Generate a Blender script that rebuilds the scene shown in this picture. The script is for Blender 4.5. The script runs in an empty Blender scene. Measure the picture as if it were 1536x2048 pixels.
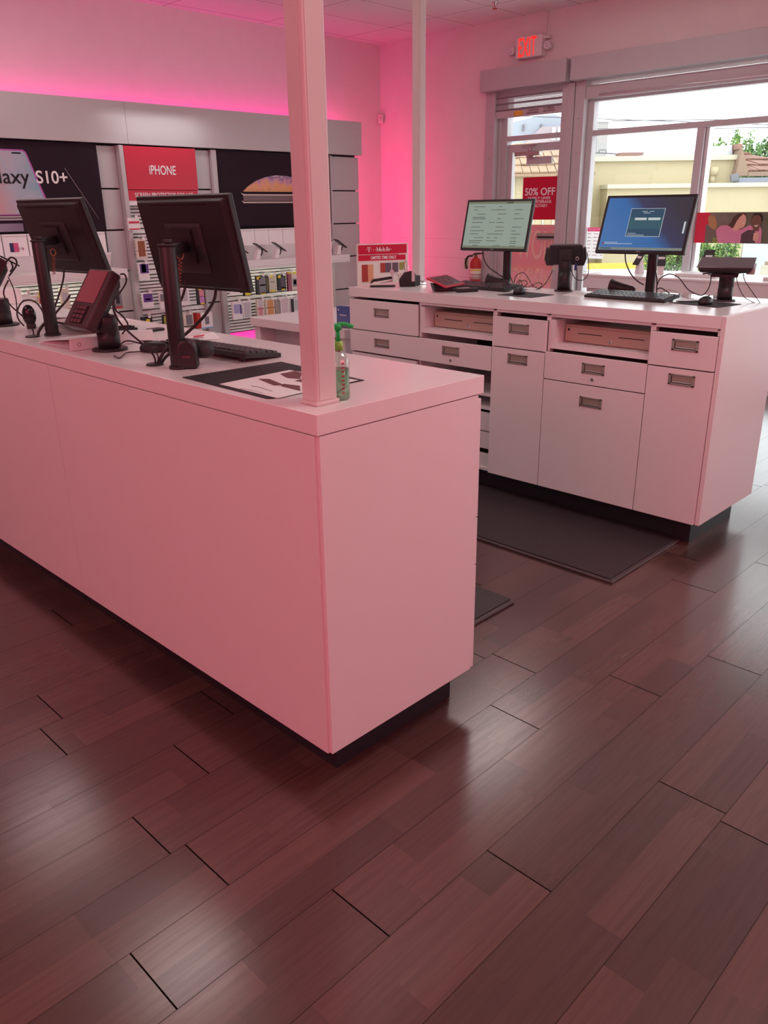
import bpy, bmesh, math, random
from mathutils import Vector, Matrix
random.seed(7)
PI = math.pi
scene = bpy.context.scene
COL = scene.collection

# ------------------------------------------------------------ camera
cam_d = bpy.data.cameras.new('camera'); cam = bpy.data.objects.new('camera', cam_d); COL.objects.link(cam)
F = Vector((0.66481086, 0.65781784, -0.35398051)); R_ = Vector((0.69995992, -0.71407444, -0.01240169)); U = R_.cross(F)
cam.matrix_world = Matrix(((R_.x, U.x, -F.x, 0), (R_.y, U.y, -F.y, 0), (R_.z, U.z, -F.z, 1.4804), (0, 0, 0, 1)))
cam_d.sensor_fit = 'VERTICAL'; cam_d.sensor_height = 24; cam_d.lens = 18.7326; cam_d.clip_end = 300; cam_d.clip_start = 0.05
scene.camera = cam
# ------------------------------------------------------------ colour management
vs = scene.view_settings; vs.view_transform = 'Standard'; vs.look = 'None'; vs.gamma = 1; vs.use_curve_mapping = False
vs.exposure = 0.0
# ------------------------------------------------------------ sky
world = bpy.data.worlds.new('overcast_sky'); scene.world = world; world.use_nodes = True
wn = world.node_tree.nodes; wl = world.node_tree.links
bg = wn['Background']
wtc = wn.new('ShaderNodeTexCoord'); wnz = wn.new('ShaderNodeTexNoise'); wnz.inputs['Scale'].default_value = 2.2; wnz.inputs['Detail'].default_value = 6
wr = wn.new('ShaderNodeValToRGB'); wr.color_ramp.elements[0].color = (0.86, 0.95, 1, 1); wr.color_ramp.elements[1].color = (1, 1, 1, 1)
wl.new(wtc.outputs['Generated'], wnz.inputs['Vector']); wl.new(wnz.outputs['Fac'], wr.inputs['Fac']); wl.new(wr.outputs['Color'], bg.inputs['Color'])
bg.inputs['Strength'].default_value = 3.2
sun_d = bpy.data.lights.new('sun', 'SUN'); sun_d.energy = 1.2; sun_d.angle = 0.6; sun_d.color = (1, 0.96, 0.88)
sun = bpy.data.objects.new('sun', sun_d); COL.objects.link(sun); sun.rotation_euler = (0.55, -0.35, 0.3)
# ------------------------------------------------------------ room lamps
def area(name, loc, aim, sx, sy, power, color):
    d = bpy.data.lights.new(name, 'AREA'); d.shape = 'RECTANGLE'; d.size = sx; d.size_y = sy; d.energy = power; d.color = color
    o = bpy.data.objects.new(name, d); COL.objects.link(o); o.location = loc
    o.rotation_euler = (Vector(aim) - Vector(loc)).to_track_quat('-Z', 'Y').to_euler()
    return o
MAG = (1.0, 0.012, 0.34)
area('led_strip_top', (3.8, 6.60, 2.20), (3.8, 6.75, 2.42), 4.6, 0.05, 10, MAG)
area('led_strip_side', (6.03, 6.55, 1.25), (6.6, 6.75, 1.25), 0.05, 2.0, 12, (1.0, 0.03, 0.20))
area('led_strip_bottom', (3.8, 6.4, 0.385), (3.8, 6.62, 0.0), 4.4, 0.05, 22, MAG)
area('shelf_led_left', (2.6, 6.13, 1.010), (2.6, 6.27, 0.5), 1.2, 0.03, 1.3, (1, 0.98, 0.80))
area('shelf_led_right', (4.99, 6.13, 1.010), (4.99, 6.27, 0.5), 1.2, 0.03, 1.3, (1, 0.98, 0.80))
area('bay_led', (3.8, 6.05, 2.2), (3.8, 6.3, 1.0), 0.8, 0.04, 1.2, (1, 0.95, 0.95))
# pink cove lighting of the shop's rear accent walls, behind the photographer
PINK = (1.0, 0.145, 0.235)
area('cove_rear', (-3.7, 0.9, 2.4), (2.2, 2.2, 1.6), 3.6, 1.2, 88, PINK)
area('cove_side', (1.4, -2.6, 2.2), (2.2, 1.4, 1.7), 3.6, 1.4, 48, PINK)
TROFFERS = [(2.05, 3.6), (2.05, 5.5), (5.0, 3.6), (-1.0, 3.6), (-1.0, 0.6), (2.5, 0.2)]  # last one is an added fill lamp for the right counter fronts
for i, (tx, ty) in enumerate(TROFFERS):
    area('troffer_lamp', (tx, ty, 3.075), (tx, ty, 0), 1.1, 0.5, (9, 7, 9, 10, 12, 24)[i], (1, 0.88, 0.84))

# ------------------------------------------------------------ helpers
WM = {}
class MB:
    def __init__(s): s.bm = bmesh.new()
    def box(s, x0, y0, z0, x1, y1, z1, mi=0):
        return s.ob(((x0+x1)/2, (y0+y1)/2, (z0+z1)/2), (1,0,0), (0,1,0), (0,0,1), abs(x1-x0)/2, abs(y1-y0)/2, abs(z1-z0)/2, mi)
    def ob(s, c, ax, ay, az, hx, hy, hz, mi=0, taper=1.0):
        c = Vector(c); ax = Vector(ax).normalized(); ay = Vector(ay).normalized(); az = Vector(az).normalized()
        vs_ = []
        for k in (-1, 1):
            t = taper if k == 1 else 1.0
            for i, j in ((-1,-1),(1,-1),(1,1),(-1,1)):
                vs_.append(s.bm.verts.new(c+ax*hx*i*t+ay*hy*j*t+az*hz*k))
        for f in ((3,2,1,0),(4,5,6,7),(0,1,5,4),(1,2,6,5),(2,3,7,6),(3,0,4,7)):
            fc = s.bm.faces.new([vs_[i] for i in f]); fc.material_index = mi
        return s
    def quad(s, pts, mi=0):
        f = s.bm.faces.new([s.bm.verts.new(Vector(p)) for p in pts]); f.material_index = mi; return s
    def prism(s, pts, d, mi=0):
        d = Vector(d); a = [s.bm.verts.new(Vector(p)) for p in pts]; b = [s.bm.verts.new(Vector(p)+d) for p in pts]
        n = len(a); fs = [s.bm.faces.new(list(reversed(a))), s.bm.faces.new(b)]
        for i in range(n): fs.append(s.bm.faces.new([a[i], a[(i+1) % n], b[(i+1) % n], b[i]]))
        for f in fs: f.material_index = mi
        return s
    def lathe(s, c, prof, axis=(0,0,1), seg=24, mi=0, sx=1.0):
        c = Vector(c); az = Vector(axis).normalized(); t = Vector((1,0,0)) if abs(az.x) < .9 else Vector((0,1,0))
        ax = (t-az*t.dot(az)).normalized(); ay = az.cross(ax); rings = []
        for r, z in prof:
            rings.append([s.bm.verts.new(c+az*z+(ax*math.cos(2*PI*i/seg)*sx+ay*math.sin(2*PI*i/seg))*max(r, 1e-5)) for i in range(seg)])
        for a, b in zip(rings, rings[1:]):
            for i in range(seg):
                f = s.bm.faces.new([a[i], a[(i+1) % seg], b[(i+1) % seg], b[i]]); f.material_index = mi; f.smooth = True
        f = s.bm.faces.new(list(reversed(rings[0]))); f.material_index = mi
        f = s.bm.faces.new(rings[-1]); f.material_index = mi
        return s
    def cyl(s, a, b, r, r2=None, seg=20, mi=0):
        a = Vector(a); b = Vector(b); return s.lathe(a, [(r, 0), (r if r2 is None else r2, (b-a).length)], b-a, seg, mi)
    def tube(s, pts, r, seg=7, mi=0, smooth=6):
        P = [Vector(p) for p in pts]
        if smooth and len(P) > 2:
            Q = []; E = [P[0]*2-P[1]]+P+[P[-1]*2-P[-2]]
            for i in range(1, len(E)-2):
                for k in range(smooth):
                    t = k/smooth; a, b, c, d = E[i-1:i+3]
                    Q.append(0.5*((2*b)+(c-a)*t+(2*a-5*b+4*c-d)*t*t+(3*b-a-3*c+d)*t**3))
            P = Q+[P[-1]]
        prev = None; rings = []
        for i, p in enumerate(P):
            t = (P[min(i+1, len(P)-1)]-P[max(i-1, 0)]); t = t.normalized() if t.length > 1e-9 else Vector((0,0,1))
            if prev is None: n = t.orthogonal().normalized()
            else: n = (prev-t*prev.dot(t)); n = n.normalized() if n.length > 1e-6 else t.orthogonal().normalized()
            prev = n; b = t.cross(n)
            rings.append([s.bm.verts.new(p+(n*math.cos(2*PI*k/seg)+b*math.sin(2*PI*k/seg))*r) for k in range(seg)])
        for a, b in zip(rings, rings[1:]):
            for k in range(seg):
                f = s.bm.faces.new([a[k], a[(k+1) % seg], b[(k+1) % seg], b[k]]); f.smooth = True; f.material_index = mi
        s.bm.faces.new(list(reversed(rings[0]))).material_index = mi; s.bm.faces.new(rings[-1]).material_index = mi
        return s
    def sphere(s, c, rx, ry=None, rz=None, mi=0, u=16, v=10, rot=None):
        ry = ry or rx; rz = rz or rx
        m = Matrix.Translation(Vector(c)) @ (rot or Matrix.Identity(4)) @ Matrix.Diagonal((rx, ry, rz, 1))
        r = bmesh.ops.create_uvsphere(s.bm, u_segments=u, v_segments=v, radius=1, matrix=m)
        for vt in r['verts']:
            for f in vt.link_faces: f.smooth = True; f.material_index = mi
        return s
    def text(s, txt, o, xd, yd, w=None, h=None, off=0.0, mi=0, align='C', depth=0.0008):
        cu = bpy.data.curves.new('t', 'FONT'); cu.body = txt; cu.size = 1; cu.offset = off; cu.extrude = 0
        ob = bpy.data.objects.new('t', cu); COL.objects.link(ob); bpy.context.view_layer.update()
        me = bpy.data.meshes.new_from_object(ob); bpy.data.objects.remove(ob); bpy.data.curves.remove(cu)
        xs = [v.co.x for v in me.vertices]; ys = [v.co.y for v in me.vertices]
        x0, x1, y0, y1 = min(xs), max(xs), min(ys), max(ys)
        sx = (w/(x1-x0)) if w else None; sy = (h/(y1-y0)) if h else None
        sx = sx or sy; sy = sy or sx
        cx = {'C': (x0+x1)/2, 'L': x0, 'R': x1}[align]; cy = (y0+y1)/2
        xd = Vector(xd).normalized(); yd = Vector(yd).normalized(); o = Vector(o); nd = xd.cross(yd)*depth
        vv = [s.bm.verts.new(o+xd*(v.co.x-cx)*sx+yd*(v.co.y-cy)*sy+nd) for v in me.vertices]
        for p in me.polygons:
            try: f = s.bm.faces.new([vv[i] for i in p.vertices]); f.material_index = mi
            except ValueError: pass
        bpy.data.meshes.remove(me); return s
    def build(s, name, mats, parent=None, bevel=0, smooth=False, seg=2, local=False):
        if parent is not None and not local:
            inv = WM[parent.name].inverted(); bmesh.ops.transform(s.bm, matrix=inv, verts=s.bm.verts)
        bmesh.ops.recalc_face_normals(s.bm, faces=s.bm.faces) if all(len(f.verts) > 2 for f in s.bm.faces) else None
        me = bpy.data.meshes.new(name); s.bm.to_mesh(me); s.bm.free()
        for m in (mats if isinstance(mats, (list, tuple)) else [mats]): me.materials.append(m)
        if smooth:
            for p in me.polygons: p.use_smooth = True
        o = bpy.data.objects.new(name, me); COL.objects.link(o)
        if parent is not None: o.parent = parent; WM[o.name] = WM[parent.name]
        else: WM[o.name] = Matrix.Identity(4)
        if bevel:
            b = o.modifiers.new('bevel', 'BEVEL'); b.width = bevel; b.segments = seg; b.limit_method = 'ANGLE'; b.angle_limit = 0.7
        return o
def tag(o, label, cat, group=None):
    o['label'] = label; o['category'] = cat
    if group: o['group'] = group
    return o
def thing(name, label, cat, loc=(0,0,0), rz=0, group=None):
    o = bpy.data.objects.new(name, None); COL.objects.link(o); o.location = loc; o.rotation_euler = (0,0,rz); o.empty_display_size = 0.05
    WM[o.name] = Matrix.Translation(Vector(loc)) @ Matrix.Rotation(rz, 4, 'Z')
    return tag(o, label, cat, group)
def struct(o): o['kind'] = 'structure'; return o
def copy_tree(src, loc=None, rz=None, label=None, parent=None):
    c = src.copy(); COL.objects.link(c)
    if parent is not None: c.parent = parent
    else:
        if loc is not None: c.location = loc
        if rz is not None: c.rotation_euler = (0,0,rz)
        if label: c['label'] = label
    for ch in list(src.children): copy_tree(ch, parent=c)
    return c

# ------------------------------------------------------------ materials
MC = {}
def mat(name, color, rough=0.5, metal=0, emit=0, ecol=None, var=0.04, alpha=1, trans=0, ior=1.45, spec=0.5, coat=0):
    if name in MC: return MC[name]
    m = bpy.data.materials.new(name); m.use_nodes = True; nt = m.node_tree; b = nt.nodes['Principled BSDF']
    c = (*color, 1)
    if var:
        tc = nt.nodes.new('ShaderNodeTexCoord'); nz = nt.nodes.new('ShaderNodeTexNoise'); nz.inputs['Scale'].default_value = 9; nz.inputs['Detail'].default_value = 4
        mx = nt.nodes.new('ShaderNodeMix'); mx.data_type = 'RGBA'
        mx.inputs[6].default_value = tuple(min(1, v*(1-var)) for v in color)+(1,); mx.inputs[7].default_value = tuple(min(1, v*(1+var)) for v in color)+(1,)
        nt.links.new(tc.outputs['Object'], nz.inputs['Vector']); nt.links.new(nz.outputs['Fac'], mx.inputs[0]); nt.links.new(mx.outputs[2], b.inputs['Base Color'])
    else: b.inputs['Base Color'].default_value = c
    b.inputs['Roughness'].default_value = rough; b.inputs['Metallic'].default_value = metal
    b.inputs['Specular IOR Level'].default_value = spec; b.inputs['Coat Weight'].default_value = coat
    b.inputs['Transmission Weight'].default_value = trans; b.inputs['IOR'].default_value = ior; b.inputs['Alpha'].default_value = alpha
    if emit: b.inputs['Emission Color'].default_value = (*(ecol or color), 1); b.inputs['Emission Strength'].default_value = emit
    MC[name] = m; return m
def clear(name, tint=(1,1,1), gloss=0.06, rough=0.0, op=0.0, opc=(1,1,1)):
    # thin clear pane: transparent with a weak mirror reflection, optionally part-opaque film
    if name in MC: return MC[name]
    m = bpy.data.materials.new(name); m.use_nodes = True; nt = m.node_tree; nt.nodes.remove(nt.nodes['Principled BSDF']); out = nt.nodes['Material Output']
    t = nt.nodes.new('ShaderNodeBsdfTransparent'); t.inputs[0].default_value = (*tint, 1)
    g = nt.nodes.new('ShaderNodeBsdfGlossy'); g.inputs['Roughness'].default_value = rough
    mx = nt.nodes.new('ShaderNodeMixShader'); mx.inputs[0].default_value = gloss
    nt.links.new(t.outputs[0], mx.inputs[1]); nt.links.new(g.outputs[0], mx.inputs[2]); last = mx
    if op:
        d = nt.nodes.new('ShaderNodeBsdfDiffuse'); d.inputs[0].default_value = (*opc, 1); tl = nt.nodes.new('ShaderNodeBsdfTranslucent'); tl.inputs[0].default_value = (*opc, 1)
        a = nt.nodes.new('ShaderNodeMixShader'); a.inputs[0].default_value = 0.5; nt.links.new(d.outputs[0], a.inputs[1]); nt.links.new(tl.outputs[0], a.inputs[2])
        m2 = nt.nodes.new('ShaderNodeMixShader'); m2.inputs[0].default_value = op; nt.links.new(mx.outputs[0], m2.inputs[1]); nt.links.new(a.outputs[0], m2.inputs[2]); last = m2
    nt.links.new(last.outputs[0], out.inputs[0]); MC[name] = m; return m
class NG:
    def __init__(s, m): s.nt = m.node_tree
    def sock(s, v, i):
        if isinstance(v, (int, float)): i.default_value = v
        else: s.nt.links.new(v, i)
    def m(s, op, a, b=0.0, c=None):
        n = s.nt.nodes.new('ShaderNodeMath'); n.operation = op; s.sock(a, n.inputs[0]); s.sock(b, n.inputs[1])
        if c is not None: s.sock(c, n.inputs[2])
        return n.outputs[0]
    def wn(s, x, y=0.0, z=0.0):
        c = s.nt.nodes.new('ShaderNodeCombineXYZ'); s.sock(x, c.inputs[0]); s.sock(y, c.inputs[1]); s.sock(z, c.inputs[2])
        w = s.nt.nodes.new('ShaderNodeTexWhiteNoise'); w.noise_dimensions = '3D'; s.nt.links.new(c.outputs[0], w.inputs['Vector']); return w.outputs['Value']
    def mix(s, f, a, b):
        n = s.nt.nodes.new('ShaderNodeMix'); n.data_type = 'RGBA'; s.sock(f, n.inputs[0])
        for v, i in ((a, 6), (b, 7)):
            if isinstance(v, tuple): n.inputs[i].default_value = (*v, 1)
            else: s.nt.links.new(v, n.inputs[i])
        return n.outputs[2]
    def pos(s):
        g = s.nt.nodes.new('ShaderNodeNewGeometry'); x = s.nt.nodes.new('ShaderNodeSeparateXYZ'); s.nt.links.new(g.outputs['Position'], x.inputs[0]); return g.outputs['Position'], x.outputs
# wood plank floor
fl = bpy.data.materials.new('dark_wood_planks'); fl.use_nodes = True; g = NG(fl); P_, X_ = g.pos(); B_ = fl.node_tree.nodes['Principled BSDF']
v = g.m('DIVIDE', g.m('SUBTRACT', X_[1], 0.544), 0.1855); row = g.m('FLOOR', v); fv = g.m('FRACT', v)
off = g.m('MULTIPLY', g.wn(row, 3.3), 1.26)
for k, o_ in ((0, 0.539), (1, 0.01), (2, 0.924), (3, 0.51), (5, 0.722), (8, 0.72)):
    c_ = g.m('COMPARE', row, float(k), 0.5); off = g.m('ADD', g.m('MULTIPLY', c_, o_), g.m('MULTIPLY', g.m('SUBTRACT', 1.0, c_), off))
u_ = g.m('DIVIDE', g.m('SUBTRACT', X_[0], off), 1.26); col = g.m('FLOOR', u_); fu = g.m('FRACT', u_)
st = g.m('FLOOR', g.m('MULTIPLY', fv, 2.0)); sid = g.m('ADD', g.m('MULTIPLY', row, 2.0), st)
u2 = g.m('DIVIDE', g.m('ADD', X_[0], g.m('MULTIPLY', g.wn(sid, 9.1), 0.9)), 0.46); c2 = g.m('FLOOR', u2)
rnd = g.wn(sid, c2, col); rnd2 = g.wn(row, col, 5.0)
mp = fl.node_tree.nodes.new('ShaderNodeMapping'); mp.inputs['Scale'].default_value = (1.6, 34, 1)
cmb = fl.node_tree.nodes.new('ShaderNodeVectorMath'); cmb.operation = 'ADD'; fl.node_tree.links.new(P_, cmb.inputs[0])
cx = fl.node_tree.nodes.new('ShaderNodeCombineXYZ'); fl.node_tree.links.new(g.m('MULTIPLY', rnd, 7.0), cx.inputs[0]); fl.node_tree.links.new(g.m('MULTIPLY', rnd, 3.0), cx.inputs[2]); fl.node_tree.links.new(cx.outputs[0], cmb.inputs[1])
fl.node_tree.links.new(cmb.outputs[0], mp.inputs[0])
gn = fl.node_tree.nodes.new('ShaderNodeTexNoise'); gn.inputs['Scale'].default_value = 2.2; gn.inputs['Detail'].default_value = 7; gn.inputs['Distortion'].default_value = 0.6; fl.node_tree.links.new(mp.outputs[0], gn.inputs['Vector'])
base = g.mix(rnd, (0.066, 0.0330, 0.0300), (0.122, 0.062, 0.052)); base = g.mix(g.m('MULTIPLY', rnd2, 0.35), base, (0.095, 0.052, 0.045))
grain = g.m('MULTIPLY', g.m('SUBTRACT', gn.outputs['Fac'], 0.42), 2.1); grain = g.m('MINIMUM', g.m('MAXIMUM', grain, 0.0), 1.0)
base = g.mix(g.m('MULTIPLY', grain, 0.42), base, (0.022, 0.008, 0.008))
ev = g.m('LESS_THAN', g.m('MINIMUM', fv, g.m('SUBTRACT', 1.0, fv)), 0.007); eu = g.m('LESS_THAN', g.m('MINIMUM', fu, g.m('SUBTRACT', 1.0, fu)), 0.0015)
gap = g.m('MAXIMUM', g.m('MULTIPLY', ev, 0.6), eu)
base = g.mix(gap, base, (0.006, 0.004, 0.004)); fl.node_tree.links.new(base, B_.inputs['Base Color'])
fl.node_tree.links.new(g.m('ADD', 0.17, g.m('MULTIPLY', gn.outputs['Fac'], 0.12)), B_.inputs['Roughness'])
bp = fl.node_tree.nodes.new('ShaderNodeBump'); bp.inputs['Strength'].default_value = 0.06; bp.inputs['Distance'].default_value = 0.002
fl.node_tree.links.new(g.m('SUBTRACT', gn.outputs['Fac'], g.m('MULTIPLY', gap, 2.0)), bp.inputs['Height']); fl.node_tree.links.new(bp.outputs[0], B_.inputs['Normal'])
fl.node_tree.links.new(g.m('MULTIPLY', g.m('SUBTRACT', 1.0, gap), 0.65), B_.inputs['Specular IOR Level']); fl.node_tree.links.new(g.m('MULTIPLY', g.m('SUBTRACT', 1.0, gap), 0.5), B_.inputs['Coat Weight']); B_.inputs['Coat Roughness'].default_value = 0.22
# suspended ceiling
ce = bpy.data.materials.new('ceiling_tiles'); ce.use_nodes = True; g = NG(ce); P_, X_ = g.pos(); B_ = ce.node_tree.nodes['Principled BSDF']
fx = g.m('FRACT', g.m('DIVIDE', g.m('SUBTRACT', X_[0], 6.305), 1.02)); fy = g.m('FRACT', g.m('DIVIDE', g.m('SUBTRACT', X_[1], 6.065), 0.58))
ln = g.m('MAXIMUM', g.m('LESS_THAN', fx, 0.022), g.m('LESS_THAN', fy, 0.038)); shd = g.m('MAXIMUM', g.m('LESS_THAN', fx, 0.006), g.m('LESS_THAN', fy, 0.010))
nz = ce.node_tree.nodes.new('ShaderNodeTexNoise'); nz.inputs['Scale'].default_value = 60; ce.node_tree.links.new(P_, nz.inputs['Vector'])
b0 = g.mix(nz.outputs['Fac'], (0.80, 0.78, 0.76), (0.88, 0.86, 0.84)); b0 = g.mix(ln, b0, (0.88, 0.86, 0.84)); b0 = g.mix(shd, b0, (0.10, 0.09, 0.09))
ce.node_tree.links.new(b0, B_.inputs['Base Color']); B_.inputs['Roughness'].default_value = 0.9
# painted block wall
bw = bpy.data.materials.new('painted_block_wall'); bw.use_nodes = True; g = NG(bw); P_, X_ = g.pos(); B_ = bw.node_tree.nodes['Principled BSDF']
fz = g.m('FRACT', g.m('DIVIDE', g.m('SUBTRACT', X_[2], 0.99), 0.19)); low = g.m('LESS_THAN', X_[2], 1.30)
nz = bw.node_tree.nodes.new('ShaderNodeTexNoise'); nz.inputs['Scale'].default_value = 5; bw.node_tree.links.new(P_, nz.inputs['Vector'])
b0 = g.mix(nz.outputs['Fac'], (0.76, 0.74, 0.73), (0.84, 0.82, 0.81)); b0 = g.mix(g.m('MULTIPLY', g.m('MULTIPLY', g.m('LESS_THAN', fz, 0.02), low), 0.35), b0, (0.3, 0.25, 0.25))
bw.node_tree.links.new(b0, B_.inputs['Base Color']); B_.inputs['Roughness'].default_value = 0.55
wall_m = mat('wall_paint', (0.80, 0.78, 0.77), 0.6)
lam = mat('white_laminate', (0.80, 0.78, 0.78), 0.38, var=0.015)
lamtop = mat('white_laminate_top', (0.82, 0.80, 0.80), 0.22, var=0.015)
lam_edge = mat('laminate_edge', (0.82, 0.78, 0.78), 0.4)
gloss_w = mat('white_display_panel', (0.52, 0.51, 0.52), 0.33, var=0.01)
groove_shade = mat('slat_groove_shade', (0.16, 0.15, 0.15), 0.7)  # dark grey stands in for the shade between the slats
slatm = mat('white_slat', (0.80, 0.80, 0.79), 0.35)
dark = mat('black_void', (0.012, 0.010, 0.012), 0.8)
kick = mat('black_toe_kick', (0.02, 0.02, 0.025), 0.5)
blk = mat('black_plastic', (0.022, 0.019, 0.021), 0.42)
blk2 = mat('black_soft_plastic', (0.035, 0.032, 0.035), 0.6)
blkg = mat('black_gloss', (0.015, 0.015, 0.018), 0.15)
keym = mat('black_key', (0.05, 0.05, 0.052), 0.3)
alu = mat('painted_frame_metal', (0.53, 0.52, 0.54), 0.4, 0.0)
alub = mat('bright_aluminium', (0.75, 0.76, 0.78), 0.3, 0.7)
steel = mat('brushed_steel', (0.50, 0.46, 0.41), 0.35, 0.9)
chrome = mat('chrome', (0.8, 0.8, 0.8), 0.1, 1)
TM = mat('magenta_print', (0.78, 0.012, 0.10), 0.35)
TMr = mat('crimson_print', (0.60, 0.006, 0.045), 0.4)
white = mat('white_print', (0.88, 0.88, 0.88), 0.4)
paper = mat('paper', (0.86, 0.84, 0.84), 0.7)
txtm = mat('grey_text_ink', (0.16, 0.15, 0.16), 0.7)
glass = clear('window_glass', (0.96, 0.98, 0.98), 0.05)

# ============================================================ THE ROOM
o = struct(MB().box(-4, -4, -0.1, 7.0, 6.9, 0.0).build('floor', fl))
o = struct(MB().box(-4, -4, 3.10, 7.0, 6.9, 3.2).build('ceiling', ce))
o = struct(MB().box(-4, 6.75, 0, 7.0, 6.9, 3.1).build('wall_left', wall_m))
accent = mat('pink_accent_wall', (0.80, 0.30, 0.34), 0.6)
o = struct(MB().box(-4.1, -4, 0, -4, 6.9, 3.1).build('wall_rear', accent))
o = struct(MB().box(-4, -4.1, 0, 7.0, -4, 3.1).build('wall_near', accent))
w = MB()
w.box(6.85, 5.25, 0, 7.0, 6.75, 3.1); w.box(6.85, -4, 2.50, 7.0, 5.25, 3.1); w.box(6.88, 4.19, 0, 7.0, 4.39, 2.5); w.box(6.85, -4, 0, 7.0, -3.2, 2.5); w.box(6.85, -3.2, 0, 7.0, 4.19, 0.10)
o = struct(w.build('wall_right', bw))
# ------------ storefront window
wf = MB(); W0, W1 = 6.87, 6.95
def hz(y0, y1, z0, z1): wf.box(W0, y0, z0, W1, y1, z1)
hz(-3.14, 4.14, 2.34, 2.41); hz(-3.14, 4.14, 2.066, 2.112); hz(-3.14, 4.14, 0.10, 0.18)
for yy in (3.15, 1.55, -0.05, -1.65): hz(yy-0.032, yy+0.032, 0.18, 2.066)
hz(4.14, 4.19, 0.1, 2.41); hz(-3.2, -3.14, 0.1, 2.41)
win = struct(wf.build('window_1', alu, bevel=0.004))
MB().box(6.905, -3.14, 0.18, 6.913, 4.14, 2.34).build('pane', glass, win)
wr_ = MB()
for yy in (3.15, 1.55, -0.05, -1.65): wr_.box(6.90, yy-0.062, 0.18, 6.985, yy-0.036, 2.066)
wr_.build('bright_channel', alub, win)
# ------------ door
d = MB(); D0, D1 = 6.86, 6.95
d.box(D0, 5.06, 0, D1, 5.12, 2.5); d.box(D0, 4.43, 2.075, D1, 5.06, 2.12); d.box(D0, 4.43, 2.45, D1, 5.06, 2.5); d.box(D0, 4.39, 0, D1, 4.43, 2.5); d.box(D0+.01, 5.12, 0, D1, 5.25, 2.5)
door = struct(d.build('door_1', alu, bevel=0.003))
dl = MB()
for z0, z1 in ((1.975, 2.045), (0.02, 0.22)): dl.box(6.875, 4.475, z0, 6.925, 5.0, z1)
for y0, y1 in ((5.0, 5.05), (4.44, 4.475)): dl.box(6.875, y0, 0.02, 6.925, y1, 2.045)
leaf = dl.build('door_leaf', alu, door, bevel=0.003)
MB().box(6.898, 4.475, 0.22, 6.904, 5.0, 1.975).build('door_glass', glass, door)
MB().box(6.90, 4.43, 2.12, 6.906, 5.06, 2.45).build('transom_glass', glass, door)
j = MB(); j.box(6.865, 5.135, 0, 6.90, 5.165, 2.45); j.box(6.865, 5.19, 0, 6.89, 5.23, 2.45); j.build('door_jamb', alub, door)
c = MB(); c.box(6.80, 4.645, 1.935, 6.86, 4.925, 1.975); c.box(6.815, 4.72, 1.915, 6.855, 4.80, 1.94); c.cyl((6.83, 4.77, 1.975), (6.83, 4.77, 2.005), .018)
cl = c.build('door_closer', steel, door, bevel=0.004)
MB().tube([(6.83, 4.77, 2.0), (6.79, 4.66, 2.03)], .008, smooth=0).tube([(6.79, 4.66, 2.03), (6.85, 4.87, 2.025)], .007, smooth=0).build('closer_arm', steel, door)
MB().box(6.84, 4.535, 1.86, 6.87, 4.81, 1.925).build('reflection_plate', alu, door, bevel=.003)  # plate stands in for a reflection behind the closer
MB().box(6.84, 4.445, 1.222, 6.875, 4.655, 1.250, 0).box(6.85, 4.445, 1.205, 6.875, 4.655, 1.222, 1).box(6.84, 4.445, 1.188, 6.875, 4.655, 1.205, 0).build('push_handle', [steel, blk], door)

# ------------ roller shutters
def shutter(label, y0, y1, gl, gr, zlow, perf_label=None):
    t = thing('roller_shutter', label, 'roller shutter', (6.84, (y0+y1)/2, 2.5))
    b = MB(); b.box(6.70, y0, 2.505, 6.848, y1, 2.685); h = b.build('shutter_box', alu, t, bevel=0.004)
    for (a, b_) in (gl, gr):
        if b_ > a: 
            q = MB(); q.box(6.80, a, 0, 6.868, b_, 2.505)
            for k in range(9): q.sphere((6.798, (a+b_)/2, 0.25+k*0.28), 0.006, u=8, v=5, mi=1)
            q.build('guide_rail', [alu, steel], t, bevel=0.004)
    return t
# perforated slat material: rows of small holes
pf = bpy.data.materials.new('perforated_slats'); pf.use_nodes = True; g = NG(pf); P_, X_ = g.pos(); nt = pf.node_tree; B_ = nt.nodes['Principled BSDF']
B_.inputs['Base Color'].default_value = (0.52, 0.52, 0.54, 1); B_.inputs['Roughness'].default_value = .45
rz_ = g.m('DIVIDE', X_[2], 0.0085); rr = g.m('FLOOR', rz_); fz = g.m('SUBTRACT', g.m('FRACT', rz_), 0.5)
fy = g.m('SUBTRACT', g.m('FRACT', g.m('ADD', g.m('DIVIDE', X_[1], 0.0105), g.m('MULTIPLY', g.m('MODULO', rr, 2.0), 0.5))), 0.5)
dd = g.m('ADD', g.m('MULTIPLY', fz, fz), g.m('MULTIPLY', fy, fy)); bar = g.m('LESS_THAN', g.m('FRACT', g.m('DIVIDE', g.m('SUBTRACT', X_[2], 2.33), 0.062)), 0.17)
hole = g.m('MULTIPLY', g.m('LESS_THAN', dd, 0.13), g.m('SUBTRACT', 1.0, bar))
tr = nt.nodes.new('ShaderNodeBsdfTransparent'); mx = nt.nodes.new('ShaderNodeMixShader'); nt.links.new(hole, mx.inputs[0]); nt.links.new(B_.outputs[0], mx.inputs[1]); nt.links.new(tr.outputs[0], mx.inputs[2]); nt.links.new(mx.outputs[0], nt.nodes['Material Output'].inputs[0])
s1 = shutter('grey rolling shutter box with perforated curtain lowered a little over the exit door', 4.345, 5.283, (5.17, 5.28), (4.37, 4.43), 2.29)
MB().box(6.822, 4.43, 2.335, 6.83, 5.17, 2.51).build('perforated_curtain', pf, s1)
for z_ in (2.338, 2.391, 2.444): MB().box(6.812, 4.43, z_, 6.826, 5.17, z_+.012).build('slat_rib', mat('slat_rib_grey', (.22,.21,.23), .5), s1)
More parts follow.
